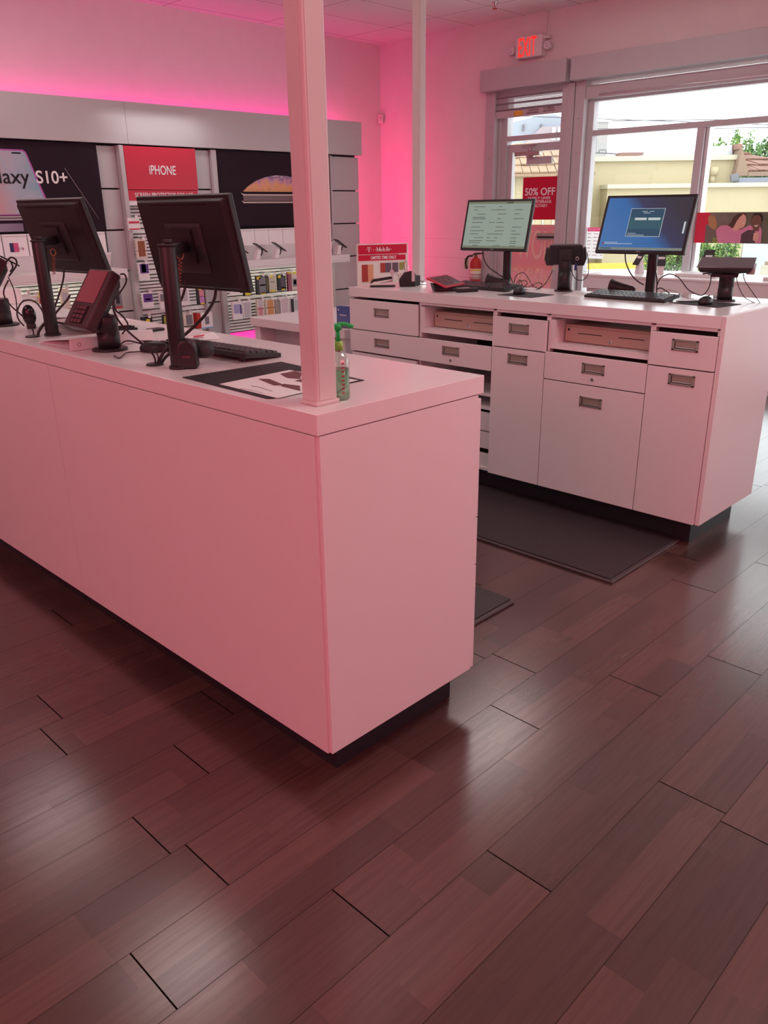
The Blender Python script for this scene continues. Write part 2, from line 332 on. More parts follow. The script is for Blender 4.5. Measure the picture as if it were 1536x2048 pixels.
MB().box(6.812, 4.43, 2.275, 6.838, 5.17, 2.335).build('bottom_bar', alu, s1, bevel=.004)
y_ = mat('yellow_sticker', (0.80, 0.50, 0.06), .5)
MB().box(6.8095, 4.855, 2.284, 6.8118, 4.955, 2.325).build('warning_sticker', y_, s1)
tx = MB(); tx.text('THIS DOOR', (6.8085, 4.735, 2.319), (0,-1,0), (0,0,1), w=.115, h=.015, off=.02); tx.text('OPEN DURING', (6.8085, 4.745, 2.297), (0,-1,0), (0,0,1), w=.14, h=.014, off=.02); tx.build('sticker_lettering', mat('brown_ink', (.16,.09,.03), .6), s1)
tx = MB(); tx.text('TO REMAIN', (6.8085, 4.572, 2.323), (0,-1,0), (0,0,1), w=.115, h=.015, off=.02); tx.text('OCCUPANCY', (6.8085, 4.565, 2.301), (0,-1,0), (0,0,1), w=.13, h=.014, off=.02); tx.build('sticker_lettering', mat('brown_ink', (.16,.09,.03), .6), s1)
s2 = shutter('long grey rolling shutter box above the wide storefront window', -3.2, 4.30, (4.20, 4.295), (-3.2, -3.1), 2.4)
MB().box(6.822, -3.1, 2.455, 6.83, 4.20, 2.51).build('perforated_curtain', pf, s2)
MB().box(6.812, -3.1, 2.36, 6.838, 4.20, 2.455).build('bottom_bar', alu, s2, bevel=.004)
MB().tube([(6.805, 4.06, 2.385), (6.805, 2.6, 2.385)], .006, smooth=0).build('pull_rod', alub, s2)
# metal post between door and window
tag(MB().box(6.79, 4.302, 0, 6.87, 4.368, 2.50).build('door_post', alu, bevel=.006), 'grey metal post between the exit door and the storefront window', 'post')

# ------------ exit sign
t = thing('exit_sign', 'white EXIT sign with red letters and two emergency lamp heads above the door', 'exit sign', (6.84, 4.79, 2.74))
MB().box(6.775, 4.66, 2.745, 6.85, 4.945, 2.92).build('sign_case', mat('white_plastic', (.82, .80, .80), .35), t, bevel=.012)
redl = mat('lit_red_letters', (0.9, 0.02, 0.01), .5, emit=0.95, ecol=(1, 0.03, 0.015), var=0)
MB().text('EXIT', (6.773, 4.812, 2.834), (0,-1,0), (0,0,1), w=.190, h=.150, off=.004).build('exit_letters', redl, t)
for yy in (4.985, 4.60):
    b = MB(); b.lathe((6.80, yy, 2.82), [(0.008, 0.03), (.030, .015), (.034, -.03), (.030, -.036)], (1,0,0), 20); lampo = b.build('lamp_head', mat('clear_lens', (.8, .78, .78), .12), t)
    MB().sphere((6.765, yy, 2.82), .016, mi=0).build('bulb', chrome, lampo)
MB().box(6.80, 4.60, 2.88, 6.84, 4.66, 2.90).box(6.835, 4.66, 2.92, 6.848, 4.672, 3.099).build('conduit', mat('white_plastic', (1,1,1)), t)
t = thing('motion_detector', 'small white motion detector high in the pink corner', 'motion detector', (6.80, 6.70, 2.35))
MB().ob((6.805, 6.705, 2.39), (1,-1,0), (1,1,0), (0,0,1), .028, .022, .045).build('sensor_case', mat('white_plastic', (1,1,1)), t, bevel=.006)
MB().ob((6.788, 6.688, 2.395), (1,-1,0), (1,1,0), (0,0,1), .016, .003, .02).build('sensor_lens', mat('sensor_lens', (.6,.5,.5), .3), t)
t = thing('sprinkler_head', 'small red and chrome sprinkler head under a ceiling tile', 'sprinkler', (6.25, 4.79, 3.1))
MB().lathe((6.25, 4.79, 3.10), [(.03, 0), (.03, -.004), (.012, -.006), (.012, -.03)]).build('mount', chrome, t)
MB().lathe((6.25, 4.79, 3.068), [(.004, 0), (.004, -.012), (.02, -.014), (.02, -.017)]).build('deflector', mat('red_paint', (.55, .02, .02), .35), t)

# ------------ ceiling troffers (their lamps are at the top of the script; the last is an added fill)
for i, (tx_, ty_) in enumerate(TROFFERS):
    where = ['above the middle of the left counter', 'in front of the slatwall', 'above the tip of the right counter near the exit door', 'left of the counters', 'beside the photographer', 'added above the open floor to brighten the right counter'][i]
    t = thing('ceiling_light', 'recessed fluorescent ceiling light ' + where, 'ceiling light', (tx_, ty_, 3.09), group='recessed ceiling lights')
    b = MB(); b.box(tx_-.6, ty_-.29, 3.08, tx_+.6, ty_-.25, 3.10).box(tx_-.6, ty_+.25, 3.08, tx_+.6, ty_+.29, 3.10).box(tx_-.6, ty_-.25, 3.08, tx_-.56, ty_+.25, 3.10).box(tx_+.56, ty_-.25, 3.08, tx_+.6, ty_+.25, 3.10).build('frame', white, t)
    MB().box(tx_-.56, ty_-.25, 3.086, tx_+.56, ty_+.25, 3.092).build('diffuser', mat('lit_diffuser', (1, .93, .88), .5, emit=1.6, ecol=(1, .9, .82), var=0), t)

# ============================================================ FIXTURE WALL (left)
t = thing('wall_fixture', 'white panelled display wall with backlit pink edges', 'display wall', (3.8, 6.5, 0))
MB().box(1.5, 6.325, 0.42, 6.04, 6.345, 2.27).build('backing_board', dark, t)
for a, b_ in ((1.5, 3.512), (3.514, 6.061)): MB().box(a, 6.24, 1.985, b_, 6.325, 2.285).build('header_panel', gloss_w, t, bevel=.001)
zs = [0.405, 0.715, 1.035, 1.352, 1.66, 1.975]
for x0, x1 in ((3.262, 3.422), (4.128, 4.288), (5.675, 6.058)):
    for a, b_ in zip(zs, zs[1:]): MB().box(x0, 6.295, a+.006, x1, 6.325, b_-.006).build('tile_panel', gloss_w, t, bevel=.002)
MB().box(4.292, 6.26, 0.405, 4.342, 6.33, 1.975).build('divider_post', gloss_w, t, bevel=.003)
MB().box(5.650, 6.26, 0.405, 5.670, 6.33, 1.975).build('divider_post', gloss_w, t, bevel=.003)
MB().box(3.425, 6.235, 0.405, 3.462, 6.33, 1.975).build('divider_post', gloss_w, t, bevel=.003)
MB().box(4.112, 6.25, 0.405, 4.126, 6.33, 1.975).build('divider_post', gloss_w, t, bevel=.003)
def slats(x0, x1, z0, z1):
    b = MB(); b.box(x0, 6.315, z0, x1, 6.325, z1, 1); z = z0; k = 0
    while z < z1-.02:
        h = .0267 if k % 11 < 9 else .042
        b.prism([(x0, 6.312, z+.007), (x0, 6.288, z+.009), (x0, 6.296, z+h-.003), (x0, 6.312, z+h)], (x1-x0, 0, 0)); z += h; k += 1
    return b.build('slat_panel', [slatm, groove_shade], t)
slats(1.6, 3.255, .425, 1.0); slats(3.465, 4.11, .425, 1.56); slats(4.345, 5.648, .425, 1.0)
for x0, x1 in ((1.6, 3.258), (4.345, 5.655)):
    MB().box(x0, 6.02, 1.018, x1, 6.325, 1.072).box(x0, 6.02, 1.002, x1, 6.032, 1.018).build('shelf', lam, t, bevel=.003)
    MB().box(x0, 6.12, 1.012, x1, 6.15, 1.018).build('light_rail', mat('shelf_led_rail', (1, 1, .8), .5, emit=1.6, ecol=(1, .98, .75), var=0), t)
    b = MB(); b.quad([(x0, 6.29, 1.072), (x1 if x1 < 4 else 5.648, 6.29, 1.072), (x1 if x1 < 4 else 5.648, 6.25, 1.185), (x0, 6.25, 1.185)]); b.box(x0, 6.25, 1.172, x1 if x1 < 4 else 5.648, 6.325, 1.188)
    b.build('phone_ledge', lam, t)

# ------------ big posters
def uvgrad(name, stops, axis='x', x0=0, x1=1, rough=.3, noise=0):
    m = bpy.data.materials.new(name); m.use_nodes = True; g = NG(m); P_, X_ = g.pos()
    f = g.m('DIVIDE', g.m('SUBTRACT', X_[{'x':0,'y':1,'z':2}[axis]], x0), x1-x0)
    if noise:
        nz = m.node_tree.nodes.new('ShaderNodeTexNoise'); nz.inputs['Scale'].default_value = noise; nz.inputs['Distortion'].default_value = 1.5; m.node_tree.links.new(P_, nz.inputs['Vector'])
        f = g.m('ADD', f, g.m('MULTIPLY', g.m('SUBTRACT', nz.outputs['Fac'], .5), .9))
    r = m.node_tree.nodes.new('ShaderNodeValToRGB'); e = r.color_ramp.elements
    while len(e) < len(stops): e.new(.5)
    for el, (p_, c_) in zip(e, stops): el.position = p_; el.color = (*c_, 1)
    m.node_tree.links.new(f, r.inputs[0]); b = m.node_tree.nodes['Principled BSDF']; m.node_tree.links.new(r.outputs[0], b.inputs['Base Color']); b.inputs['Roughness'].default_value = rough
    return m
pblk = mat('poster_black', (0.026, 0.016, 0.024), .7, spec=.15)
t = thing('phone_poster', 'black wall poster with a large pastel phone and the words Galaxy S10+', 'poster', (2.5, 6.29, 1.66))
MB().box(1.70, 6.27, 1.356, 3.255, 6.30, 1.975).build('poster_panel', pblk, t)
gm = uvgrad('pastel_screen', [(0, (.62, .30, .26)), (.45, (.60, .33, .36)), (.75, (.42, .46, .55)), (1, (.22, .42, .52))], 'x', 2.0, 2.85, noise=3)
YP = 6.268
pts = [(1.75, 1.50), (2.90, 1.50), (2.72, 1.875), (2.69, 1.89), (1.75, 1.895)]
MB().prism([(x, YP, z) for x, z in [(1.75, 1.475), (2.84, 1.475), (2.705, 1.90), (2.685, 1.915), (1.75, 1.918)]], (0, -.002, 0)).build('phone_edge', mat('violet_edge', (.45, .10, .42), .3), t)
MB().prism([(x, YP-.002, z) for x, z in [(1.75, 1.482), (2.822, 1.482), (2.695, 1.895), (2.675, 1.905), (1.75, 1.908)]], (0, -.001, 0)).build('phone_screen', gm, t)
MB().box(2.60, YP-.004, 1.886, 2.665, YP-.003, 1.897).build('camera_hole', dark, t)
MB().box(1.75, YP-.002, 1.440, 2.88, YP-.001, 1.452, 0).box(1.75, YP-.003, 1.458, 2.86, YP-.002, 1.470, 0).box(1.75, YP-.002, 1.363, 2.60, YP-.001, 1.418, 1).build('second_phone', [mat('silver_print', (.45, .40, .44), .3), uvgrad('violet_fade', [(0, (.35, .30, .40)), (1, (.10, .03, .12))], 'x', 2.3, 2.85)], t)
MB().text('Galaxy', (2.70, YP-.005, 1.722), (1,0,0), (0,0,1), h=.132, off=.006, align='R').build('dark_lettering', dark, t)
MB().text('S10+', (2.75, YP-.005, 1.735), (1,0,0), (0,0,1), h=.088, off=.014, align='L').build('white_lettering', white, t)
MB().tube([(2.98, YP, 1.80), (3.20, YP, 1.44)], .0015, smooth=0).build('fine_line', mat('silver_print', (1,1,1)), t)
t = thing('phone_poster', 'black wall poster with two stacked phones showing an orange planet-like screen', 'poster', (5.0, 6.29, 1.66))
MB().box(4.345, 6.27, 1.356, 5.648, 6.30, 1.975).build('poster_panel', pblk, t)
gm = uvgrad('swirl_screen', [(0, (.60, .22, .04)), (.35, (.75, .30, .08)), (.6, (.55, .22, .30)), (.8, (.20, .08, .25)), (1, (.8, .6, .6))], 'z', 1.64, 1.80, noise=9)
bl = [(4.60, 1.645), (4.66, 1.69), (4.75, 1.735), (4.86, 1.768), (4.98, 1.785), (5.10, 1.782), (5.25, 1.76), (5.40, 1.70), (5.50, 1.645)]
MB().prism([(x, 6.268, z) for x, z in bl], (0, -.003, 0)).build('phone_screen', gm, t)
for z0 in (1.612, 1.548):
    b = MB(); b.prism([(x, 6.268, z) for x, z in [(4.575, z0+.022), (4.60, z0), (5.55, z0), (5.57, z0+.022), (5.55, z0+.012), (4.61, z0+.012)]], (0, -.004, 0)); b.box(4.80, 6.262, z0+.002, 4.90, 6.264, z0+.012); b.build('phone_edge', mat('gold_print', (.55, .40, .36), .25), t)
MB().box(4.60, 6.266, 1.566, 5.55, 6.268, 1.612).build('phone_body', mat('dark_red_print', (.13, .03, .04), .3), t)

# ------------ iPHONE sign
t = thing('phone_brand_sign', 'crimson sign board reading iPHONE between two white tile columns', 'sign', (3.79, 6.25, 1.81))
MB().box(3.464, 6.235, 1.653, 4.116, 6.262, 1.972).build('sign_board', TMr, t, bevel=.002)
MB().text('iPHONE', (3.79, 6.2335, 1.802), (1,0,0), (0,0,1), w=.245, h=.070, off=.012).build('sign_lettering', white, t)
t = thing('protector_sign', 'narrow crimson strip reading SCREEN PROTECTOR FOR LIFE under the iPHONE sign', 'sign', (3.78, 6.25, 1.6))
MB().box(3.455, 6.24, 1.572, 4.110, 6.262, 1.650).build('sign_strip', TMr, t)
MB().text('SCREEN PROTECTOR FOR LIFE', (3.79, 6.2385, 1.614), (1,0,0), (0,0,1), w=.54, h=.034, off=.012).build('strip_lettering', white, t)
MB().box(3.462, 6.245, 1.535, 4.110, 6.262, 1.572).build('white_strip', white, t)
MB().text('FREE WITH PROTECTION PLAN', (3.79, 6.2435, 1.552), (1,0,0), (0,0,1), w=.30, h=.010).build('fine_print', txtm, t)

# ------------ boxes standing on the ledges
def phone_box(x0, x1, label, printed=False, z1=1.330):
    t = thing('phone_box', label, 'box', ((x0+x1)/2, 6.25, 1.188), group='phone boxes on the wall ledges')
    MB().box(x0+.002, 6.235, 1.188, x1-.002, 6.30, z1).build('carton', white, t, bevel=.0015)
    MB().box(x0+.004, 6.233, z1-.016, x1-.004, 6.236, z1-.013).build('lid_seam', mat('seam_grey', (.45, .44, .45), .6), t)
    if printed:
        MB().box(x0+.045, 6.2335, 1.222, x0+.10, 6.2345, 1.285, 0).box(x0+.072, 6.2328, 1.222, x0+.108, 6.2338, 1.285, 1).build('phone_picture', [mat('navy_print', (.03,.03,.12), .4), mat('coral_print', (.65,.10,.25), .4)], t)
        MB().text('S10', (x0+.105, 6.232, 1.245), (1,0,0), (0,0,1), h=.018, align='L').text('e', (x0+.136, 6.232, 1.242), (1,0,0), (0,0,1), h=.011, mi=1, align='L').build('box_lettering', [txtm, TMr], t)
    return t
phone_box(2.42, 2.60, 'white phone box printed S10e on the left ledge', True, 1.345)
phone_box(2.605, 2.78, 'plain white phone box just right of the S10e box', z1=1.345)
phone_box(2.24, 2.415, 'plain white phone box left of the S10e box', z1=1.345)
phone_box(2.785, 3.0, 'white phone box behind the leftmost monitor', z1=1.345); phone_box(3.02, 3.22, 'white phone box beside the left tile column', z1=1.345)
for i, (a, b_) in enumerate(((4.48, 4.675), (4.675, 4.834), (4.834, 4.999), (4.999, 5.183), (5.183, 5.36))):
    phone_box(a, b_, 'plain white phone box, ' + ['leftmost', 'second', 'third', 'fourth', 'last'][i] + ' in the row under the orange planet poster')
# demo phones on the shelves
def demo_phone(x, label, colr, y=6.10, z=1.072):
    t = thing('display_phone', label, 'phone', (x, y, z), group='demo phones on the wall shelves')
    b = MB(); b.prism([(x-.075, y+.0, z), (x-.025, y, z), (x-.005, y, z+.085), (x-.045, y, z+.085)], (0, .05, 0)); b.build('stand', lam, t, bevel=.004)
    ax = Vector((.72, 0, -.44)).normalized(); ay = Vector((0, 1, 0)).lerp(Vector((0.1, 1, .1)), 1).normalized(); az = ax.cross(ay)
    MB().ob((x-.005, y+.02, z+.100), ax, ay, az, .072, .035, .005).build('phone', blkg, t, bevel=.003)
    MB().ob((x-.005, y+.02, z+.1055 if az.z > 0 else z+.0945), ax, ay, az, .062, .031, .0008).build('phone_screen', colr, t)
    MB().tube([(x+.01, y+.02, z+.09), (x+.02, y+.03, z+.05), (x, y+.04, z+.02)], .006).build('tether', blk, t)
scr_dark = mat('dark_screen', (.05, .05, .06), .15); scr_or = mat('orange_screen', (.55, .22, .10), .3, emit=.15, ecol=(.8,.3,.15)); scr_bl = mat('blue_grey_screen', (.28, .30, .42), .3, emit=.15, ecol=(.3,.33,.5))
demo_phone(4.645, 'black demo phone on a white stand under the second white box', scr_dark); demo_phone(4.86, 'demo phone with a green and orange screen on the right wall shelf', scr_or)
demo_phone(4.43, 'demo phone on the right wall shelf nearest the monitor', scr_dark); demo_phone(2.40, 'demo phone with a pale blue screen on the left wall shelf', scr_bl)
demo_phone(5.63, 'demo phone at the far end of the right wall shelf past the power pole', scr_dark)

# ------------ retail packages on hooks
hook_proto = None; HN = 0
def hook(x, z):
    global hook_proto, HN
    HN += 1
    if hook_proto is None:
        hook_proto = MB().tube([(x, 6.30, z), (x, 6.06, z), (x, 6.05, z+.006)], .002, seg=6, smooth=0).build('wire_hook', chrome)
        for v in hook_proto.data.vertices: v.co -= Vector((x, 6.2, z))
        hook_proto.location = (x, 6.2, z); tag(hook_proto, 'wire peg hook on the slatwall', 'hook', 'chrome peg hooks holding the phone cases'); return
    c = hook_proto.copy(); COL.objects.link(c); c.location = (x, 6.2, z)
def package(x0, z0, x1, z1, body, label, pics=(), hang=True, thick=.022, y=6.10, tilt=0.0, cat='package', tabm=None, lettering=None):
    zc = max(z0, z1); zb = min(z0, z1); cx = (x0+x1)/2
    t = thing('case_package', label, cat, (cx, y, zb), group='phone accessories hanging on the slatwall')
    MB().box(x0, y, zb, x1, y+thick, zc-.012).build('carton', body, t, bevel=.0015)
    for (a, b_, c_, d_, m) in pics:   # fractions of the face
        X0 = x0+(x1-x0)*a; X1 = x0+(x1-x0)*c_; H = zc-.012-zb
        MB().box(X0, y-.0025, zb+H*b_, X1, y+.0005, zb+H*d_).build('picture', m, t, bevel=min(.004, (X1-X0)*.2))
    if hang:
        MB().box(cx-.014, y+.004, zc-.014, cx+.014, y+.006, zc+.010).build('hang_tab', tabm or clear('tab_film', (.9,.9,.9), .1), t)
        MB().box(cx+.008, y-.012, zc-.022, cx+.032, y-.010, zc+.012).build('price_tag', white, t)
        hook(cx, zc+.006)
    if lettering:
        b = MB()
        for (s, fx_, fz_, h) in lettering: b.text(s, (x0+(x1-x0)*fx_, y-.004, zb+(zc-zb)*fz_), (1,0,0), (0,0,1), h=h)
        b.build('lettering', txtm, t)
    return t
ylw = mat('yellow_print', (.85, .72, .02), .4); brn = mat('brown_case', (.28, .09, .035), .5); lav = mat('lavender_case', (.38, .36, .62), .4); pur = mat('purple_case', (.13, .05, .30), .4)
crm = mat('cream_box', (.78, .72, .62), .5); gry = mat('grey_case', (.22, .22, .25), .4); pnk = mat('pink_case', (.70, .28, .36), .4); org = mat('orange_case', (.70, .32, .10), .4); redb = mat('red_box', (.50, .03, .015), .4)
blu = mat('blue_print', (.10, .45, .75), .4); mrn = mat('maroon_print', (.22, .03, .07), .4); grn = mat('olive_print', (.35, .38, .05), .4); sil = mat('silver_case', (.55, .55, .58), .3)
# bay under the iPHONE sign
package(3.41, 1.348, 3.512, 1.455, white, 'white decal pack with red swoosh at the top of the iPHONE bay', ((.05,.55,.95,.72,TMr),(.05,.05,.95,.16,TMr)), y=6.2)
package(3.414+.027, 1.132, 3.504+.027, 1.293, crm, 'cream pack with a tan brown phone case in the iPHONE bay', ((.16,.10,.84,.90,brn),(0,.38,1,.41,blk)), y=6.17)
package(3.412+.027, .961, 3.505+.027, 1.11, white, 'white pack with a lavender case below the tan brown one', ((.12,.40,.95,.95,pur),(.25,.45,.72,.92,lav)), y=6.17)
package(3.416+.027, .74, 3.513+.027, .876, white, 'white pack with a deep purple case in the iPHONE bay', ((.08,.38,.95,.92,pur),(.25,.50,.75,.62,mat('magenta_case',(.45,.05,.35),.4))), y=6.17)
package(3.59, .717, 3.66, .861, white, 'white and black pack half hidden by the monitor pole', ((.05,.50,.9,.95,gry),), y=6.15)
package(3.765, .735, 3.855, .895, white, 'white pack seen just under the lower edge of the right monitor', ((.2,.25,.8,.9,sil),), y=6.12)
package(3.936, .73, 4.015, .883, blk, 'black pack with a pink phone picture and yellow corner labels', ((.25,.08,.85,.45,mat('lilac_case',(.55,.25,.55),.4)),(.25,.48,.85,.85,pnk),(.15,.86,.6,.99,ylw),(.35,.0,.85,.10,ylw)), y=6.12)
package(3.40, .575, 3.50, .685, blk, 'black pack with yellow label rising just above the left counter edge', ((.4,.55,.75,.80,ylw),), y=6.15)
package(3.60, .575, 3.66, .685, blk, 'dark pack beside the monitor pole just above the counter edge', ((.1,.1,.5,.9,grn),), y=6.15)
package(3.778, .565, 3.875, .679, crm, 'cream pack with a black phone case low in the iPHONE bay', ((.25,.08,.9,.88,gry),), y=6.12)
t = package(3.935, .528, 4.056, .672, white, 'red and white phone box with a blue base at the bottom of the iPHONE bay', ((0,.0,1,.05,blu),(.35,.25,.70,.75,gry)), y=6.10, thick=.08)
MB().box(3.902, 6.10, .531, 3.937, 6.18, .660).build('red_side', redb, t)
# bay under the Galaxy poster
package(2.437, .815, 2.512, .946, white, 'white accessory pack at the left of the left bay', ((.1,.3,.9,.38,txtm),(.1,.6,.7,.66,txtm)), y=6.12)
package(2.51, .80, 2.552, .93, white, 'narrow white pack behind the leftmost monitor pole', ((.2,.6,.8,.7,grn),(.2,.3,.8,.4,gry)), y=6.12)
package(2.556, .80, 2.600, .952, crm, 'cream pack with a yellow top and small red picture', ((0,.72,1,1,ylw),(.3,.40,.75,.68,redb)), y=6.12)
package(2.735, .80, 2.804, .965, crm, 'plain cream pack hanging right of the leftmost monitor pole', ((.2,.35,.8,.8,sil),), y=6.12)
package(3.152, .765, 3.233, .93, gry, 'grey pack with a red strip behind the card terminal', ((0,0,1,.10,redb),(.35,.25,.75,.85,blk)), y=6.12)
package(3.11, .60, 3.20, .745, white, 'white pack with a black case low in the left bay', ((.1,.1,.6,.9,blk),(.3,.4,.5,.6,ylw)), y=6.12)
package(2.90, .80, 2.98, .95, white, 'white pack behind the card terminal in the left bay', ((.2,.2,.8,.8,lav),), y=6.12)
# bay under the planet poster, upper row
package(4.275, .786, 4.382, .905, white, 'white pack peeping out under the right monitor corner', ((.2,.3,.8,.9,sil),), y=6.12)
package(4.428, .762, 4.507, .90, blk, 'black pack with yellow foot under the right monitor corner', ((.15,.05,.9,.25,ylw),(.2,.3,.8,.9,gry)), y=6.12)
package(4.557, .765, 4.668, .944, blk, 'large black pack with grey case and yellow bands right of the monitor', ((.25,.05,.95,.90,gry),(.30,.45,.9,.54,ylw),(.05,.80,.45,.95,ylw),(.4,.0,.9,.12,ylw)), y=6.10)
package(4.700, .777, 4.785, .945, mat('pale_olive_print', (.62,.62,.48), .4), 'pale olive pack with yellow labels in the upper row', ((0,.82,.5,.98,ylw),(.15,.02,.8,.12,ylw),(.2,.55,.8,.60,gry)), y=6.10)
package(4.682-.02, .777, 4.698, .935, blk, 'edge-on black pack left of the pale olive one', ((.4,.1,.6,.9,grn),), y=6.10)
package(4.805, .782, 4.899, .937, blk, 'black pack with a dark case and yellow corner labels', ((.3,.1,.85,.85,mat('dark_violet_case',(.10,.07,.12),.4)),(.02,.80,.38,.97,ylw),(.4,.03,.85,.22,ylw)), y=6.10)
package(4.914, .769, 4.960, .958, mrn, 'maroon striped pack edge beside the power pole', ((.25,0,.38,1,pnk),(.62,0,.74,1,pnk),(0,.90,1,1,ylw)), y=6.09)
package(4.965, .776, 5.050, .955, crm, 'cream pack with a yellow top and tablet picture by the power pole', ((0,.90,1,1,ylw),(.2,.20,.75,.62,gry),(.28,.3,.68,.55,blu)), y=6.10)
# lower row
package(4.285, .565, 4.388, .737, white, 'white pack with a slanted lavender case in the lower row', ((.1,.35,.85,.85,lav),(.75,.30,.92,.80,pur)), y=6.11)
package(4.397, .569, 4.487, .732, white, 'all white pack in the lower row', ((.1,.05,.9,.92,sil),), y=6.11)
package(4.556, .568, 4.634, .732, crm, 'cream pack with a rose case and dark band in the lower row', ((.2,.08,.8,.55,pnk),(.25,.58,.75,.9,sil),(.05,.44,.95,.49,redb)), y=6.11)
package(4.656, .566, 4.757, .729, crm, 'cream pack with an orange case and dark band in the lower row', ((.2,.08,.85,.92,org),(.0,.47,1,.51,blk)), y=6.11)
package(4.765, .57, 4.815, .72, mat('kraft_edges', (.55,.50,.46), .6), 'row of grey pack edges seen side-on in the lower row', ((.2,0,.3,1,gry),(.5,0,.6,1,gry),(.8,0,.9,1,gry)), y=6.10)
package(4.820, .573, 4.920, .729, white, 'white pack with a marbled pink case in the lower row', ((.12,.06,.9,.92,mat('marble_pink',(.72,.60,.64),.4)),), y=6.10)
package(4.943, .572, 5.037, .724, white, 'black and white pack beside the power pole in the lower row', ((0,0,.4,.9,blk),(.5,.15,.95,.8,sil)), y=6.10)

# ============================================================ DISPLAY TABLES
t = thing('display_table', 'white display table standing in front of the slatwall', 'table', (4.2, 4.2, 0))
MB().box(3.45, 3.74, .722, 4.90, 4.72, .78).build('table_top', lam, t, bevel=.003)
MB().box(3.47, 4.64, 0, 4.88, 4.70, .722).build('side_panel', lam, t, bevel=.002)
MB().box(3.47, 3.76, 0, 4.88, 3.80, .722).build('side_panel', lam, t, bevel=.002)
MB().box(3.60, 3.80, .05, 3.62, 4.64, .722).build('frosted_front_panel', mat('frosted_panel', (.62,.66,.64), .25), t)
t = thing('display_poster', 'blue tablet advert standing upright on the white display table', 'sign', (3.55, 3.9, .78))
b = MB(); q = [(3.5,3.863,0.912),(3.5,3.742,0.917),(3.5,3.748,0.772),(3.5,3.865,0.761)]
b.prism([Vector(p_) for p_ in q], (.012, 0, 0)).build('card', uvgrad('blue_to_violet', [(0, (.10,.08,.12)), (.25, (.12,.16,.40)), (1, (.03,.10,.38))], 'z', .78, .98), t)
y0_, z0_ = q[0][1], q[0][2]
MB().box(3.496, y0_-.09, z0_-.055, 3.499, y0_-.03, z0_-.050).box(3.496, y0_-.10, z0_-.10, 3.499, y0_-.03, z0_-.097).sphere((3.499, y0_-.018, z0_-.022), .006).build('print', white, t)
tag(MB().box(3.452, 3.80, .42, 3.458, 3.93, .70).build('magenta_poster', TMr), 'crimson poster hanging below the edge of the white display table', 'poster')
t = thing('window_table', 'long white display table below the storefront window', 'table', (6.2, 1.8, 0))
MB().box(5.95, -1.2, .955, 6.62, 3.585, .972).build('table_top', lamtop, t, bevel=.003)
MB().box(5.955, -1.19, .865, 6.60, 3.575, .955).build('apron', lam, t)
for yy in (-1.1, 0.5, 2.68):
    for xx in (5.96, 6.52): MB().box(xx, yy, 0, xx+.05, yy+.05, .865).build('leg', lam, t)
MB().box(5.99, 3.15, 0, 6.55, 3.56, .865).build('pedestal', lam, t)
for i, yy in enumerate((2.76, 2.10)):
    t = thing('display_riser', ['flat white riser at the left on the window table', 'flat white riser at the right edge of the photo on the window table'][i], 'riser', (6.2, yy, .972))
    MB().box(6.12, yy-.20, .972, 6.40, yy+.12, .995).build('riser_block', lam, t, bevel=.003)
def win_phone(y, rz, label, z=.972):
    t = thing('display_phone', label, 'phone', (6.27, y, z), rz, group='demo phones on the window table')
    MB().prism([(-.02, -.03, 0), (.04, -.03, 0), (.015, -.03, .13), (-.005, -.03, .13)], (0, .05, 0)).build('stand', lam, t, bevel=.003, local=True)
    a = Vector((.55, 0, .83)).normalized()
    MB().ob((-.0, 0, .115), (0,1,0), a, Vector((0,1,0)).cross(a), .038, .062, .005).build('phone', blk2, t, bevel=.004, local=True)
win_phone(3.265, -.5, 'demo phone seen side-on through the gap under the blue-screen monitor, left one'); win_phone(3.08, .5, 'demo phone on a white stand right of the monitor pole on the window table'); win_phone(2.70, .1, 'dark demo phone standing behind the flat card terminal', z=.995)

# T-Mobile sign + clear bottle
t = thing('table_sign', 'white framed sign reading T-Mobile LIMITED TIME ONLY', 'sign', (4.57, 4.33, .78))
a = Vector((4.30, 4.504, 0)); bb = Vector((4.68, 4.342, 0)); ex = (bb-a).normalized(); ny = Vector((-ex.y, ex.x, 0)); ez = Vector((0,0,1)); W_ = .53; K_ = (bb-a).length/W_; zt = 1.2425
def SP(u, z, d=0): p = a+ex*u*K_; return Vector((p.x, p.y, zt-(zt-z)*K_))-ny*d
def SO(b, c, hx, hy, hz, mi=0): return b.ob(c, ex, ny, ez, hx*K_, hy, hz*K_, mi)
zb0 = zt-(zt-.781)/K_
SO(MB(), SP(W_/2, (zb0+zt)/2), W_/2, .008, (zt-zb0)/2).build('sign_board', mat('ivory_board', (.80,.74,.70), .5), t, bevel=.002)
b = MB(); SO(b, SP(W_*.495, zt-.052, .010), W_*.475, .001, .042); SO(b, SP(W_*.49, zt-.127, .010), W_*.47, .001, .026); b.build('crimson_panels', TMr, t)
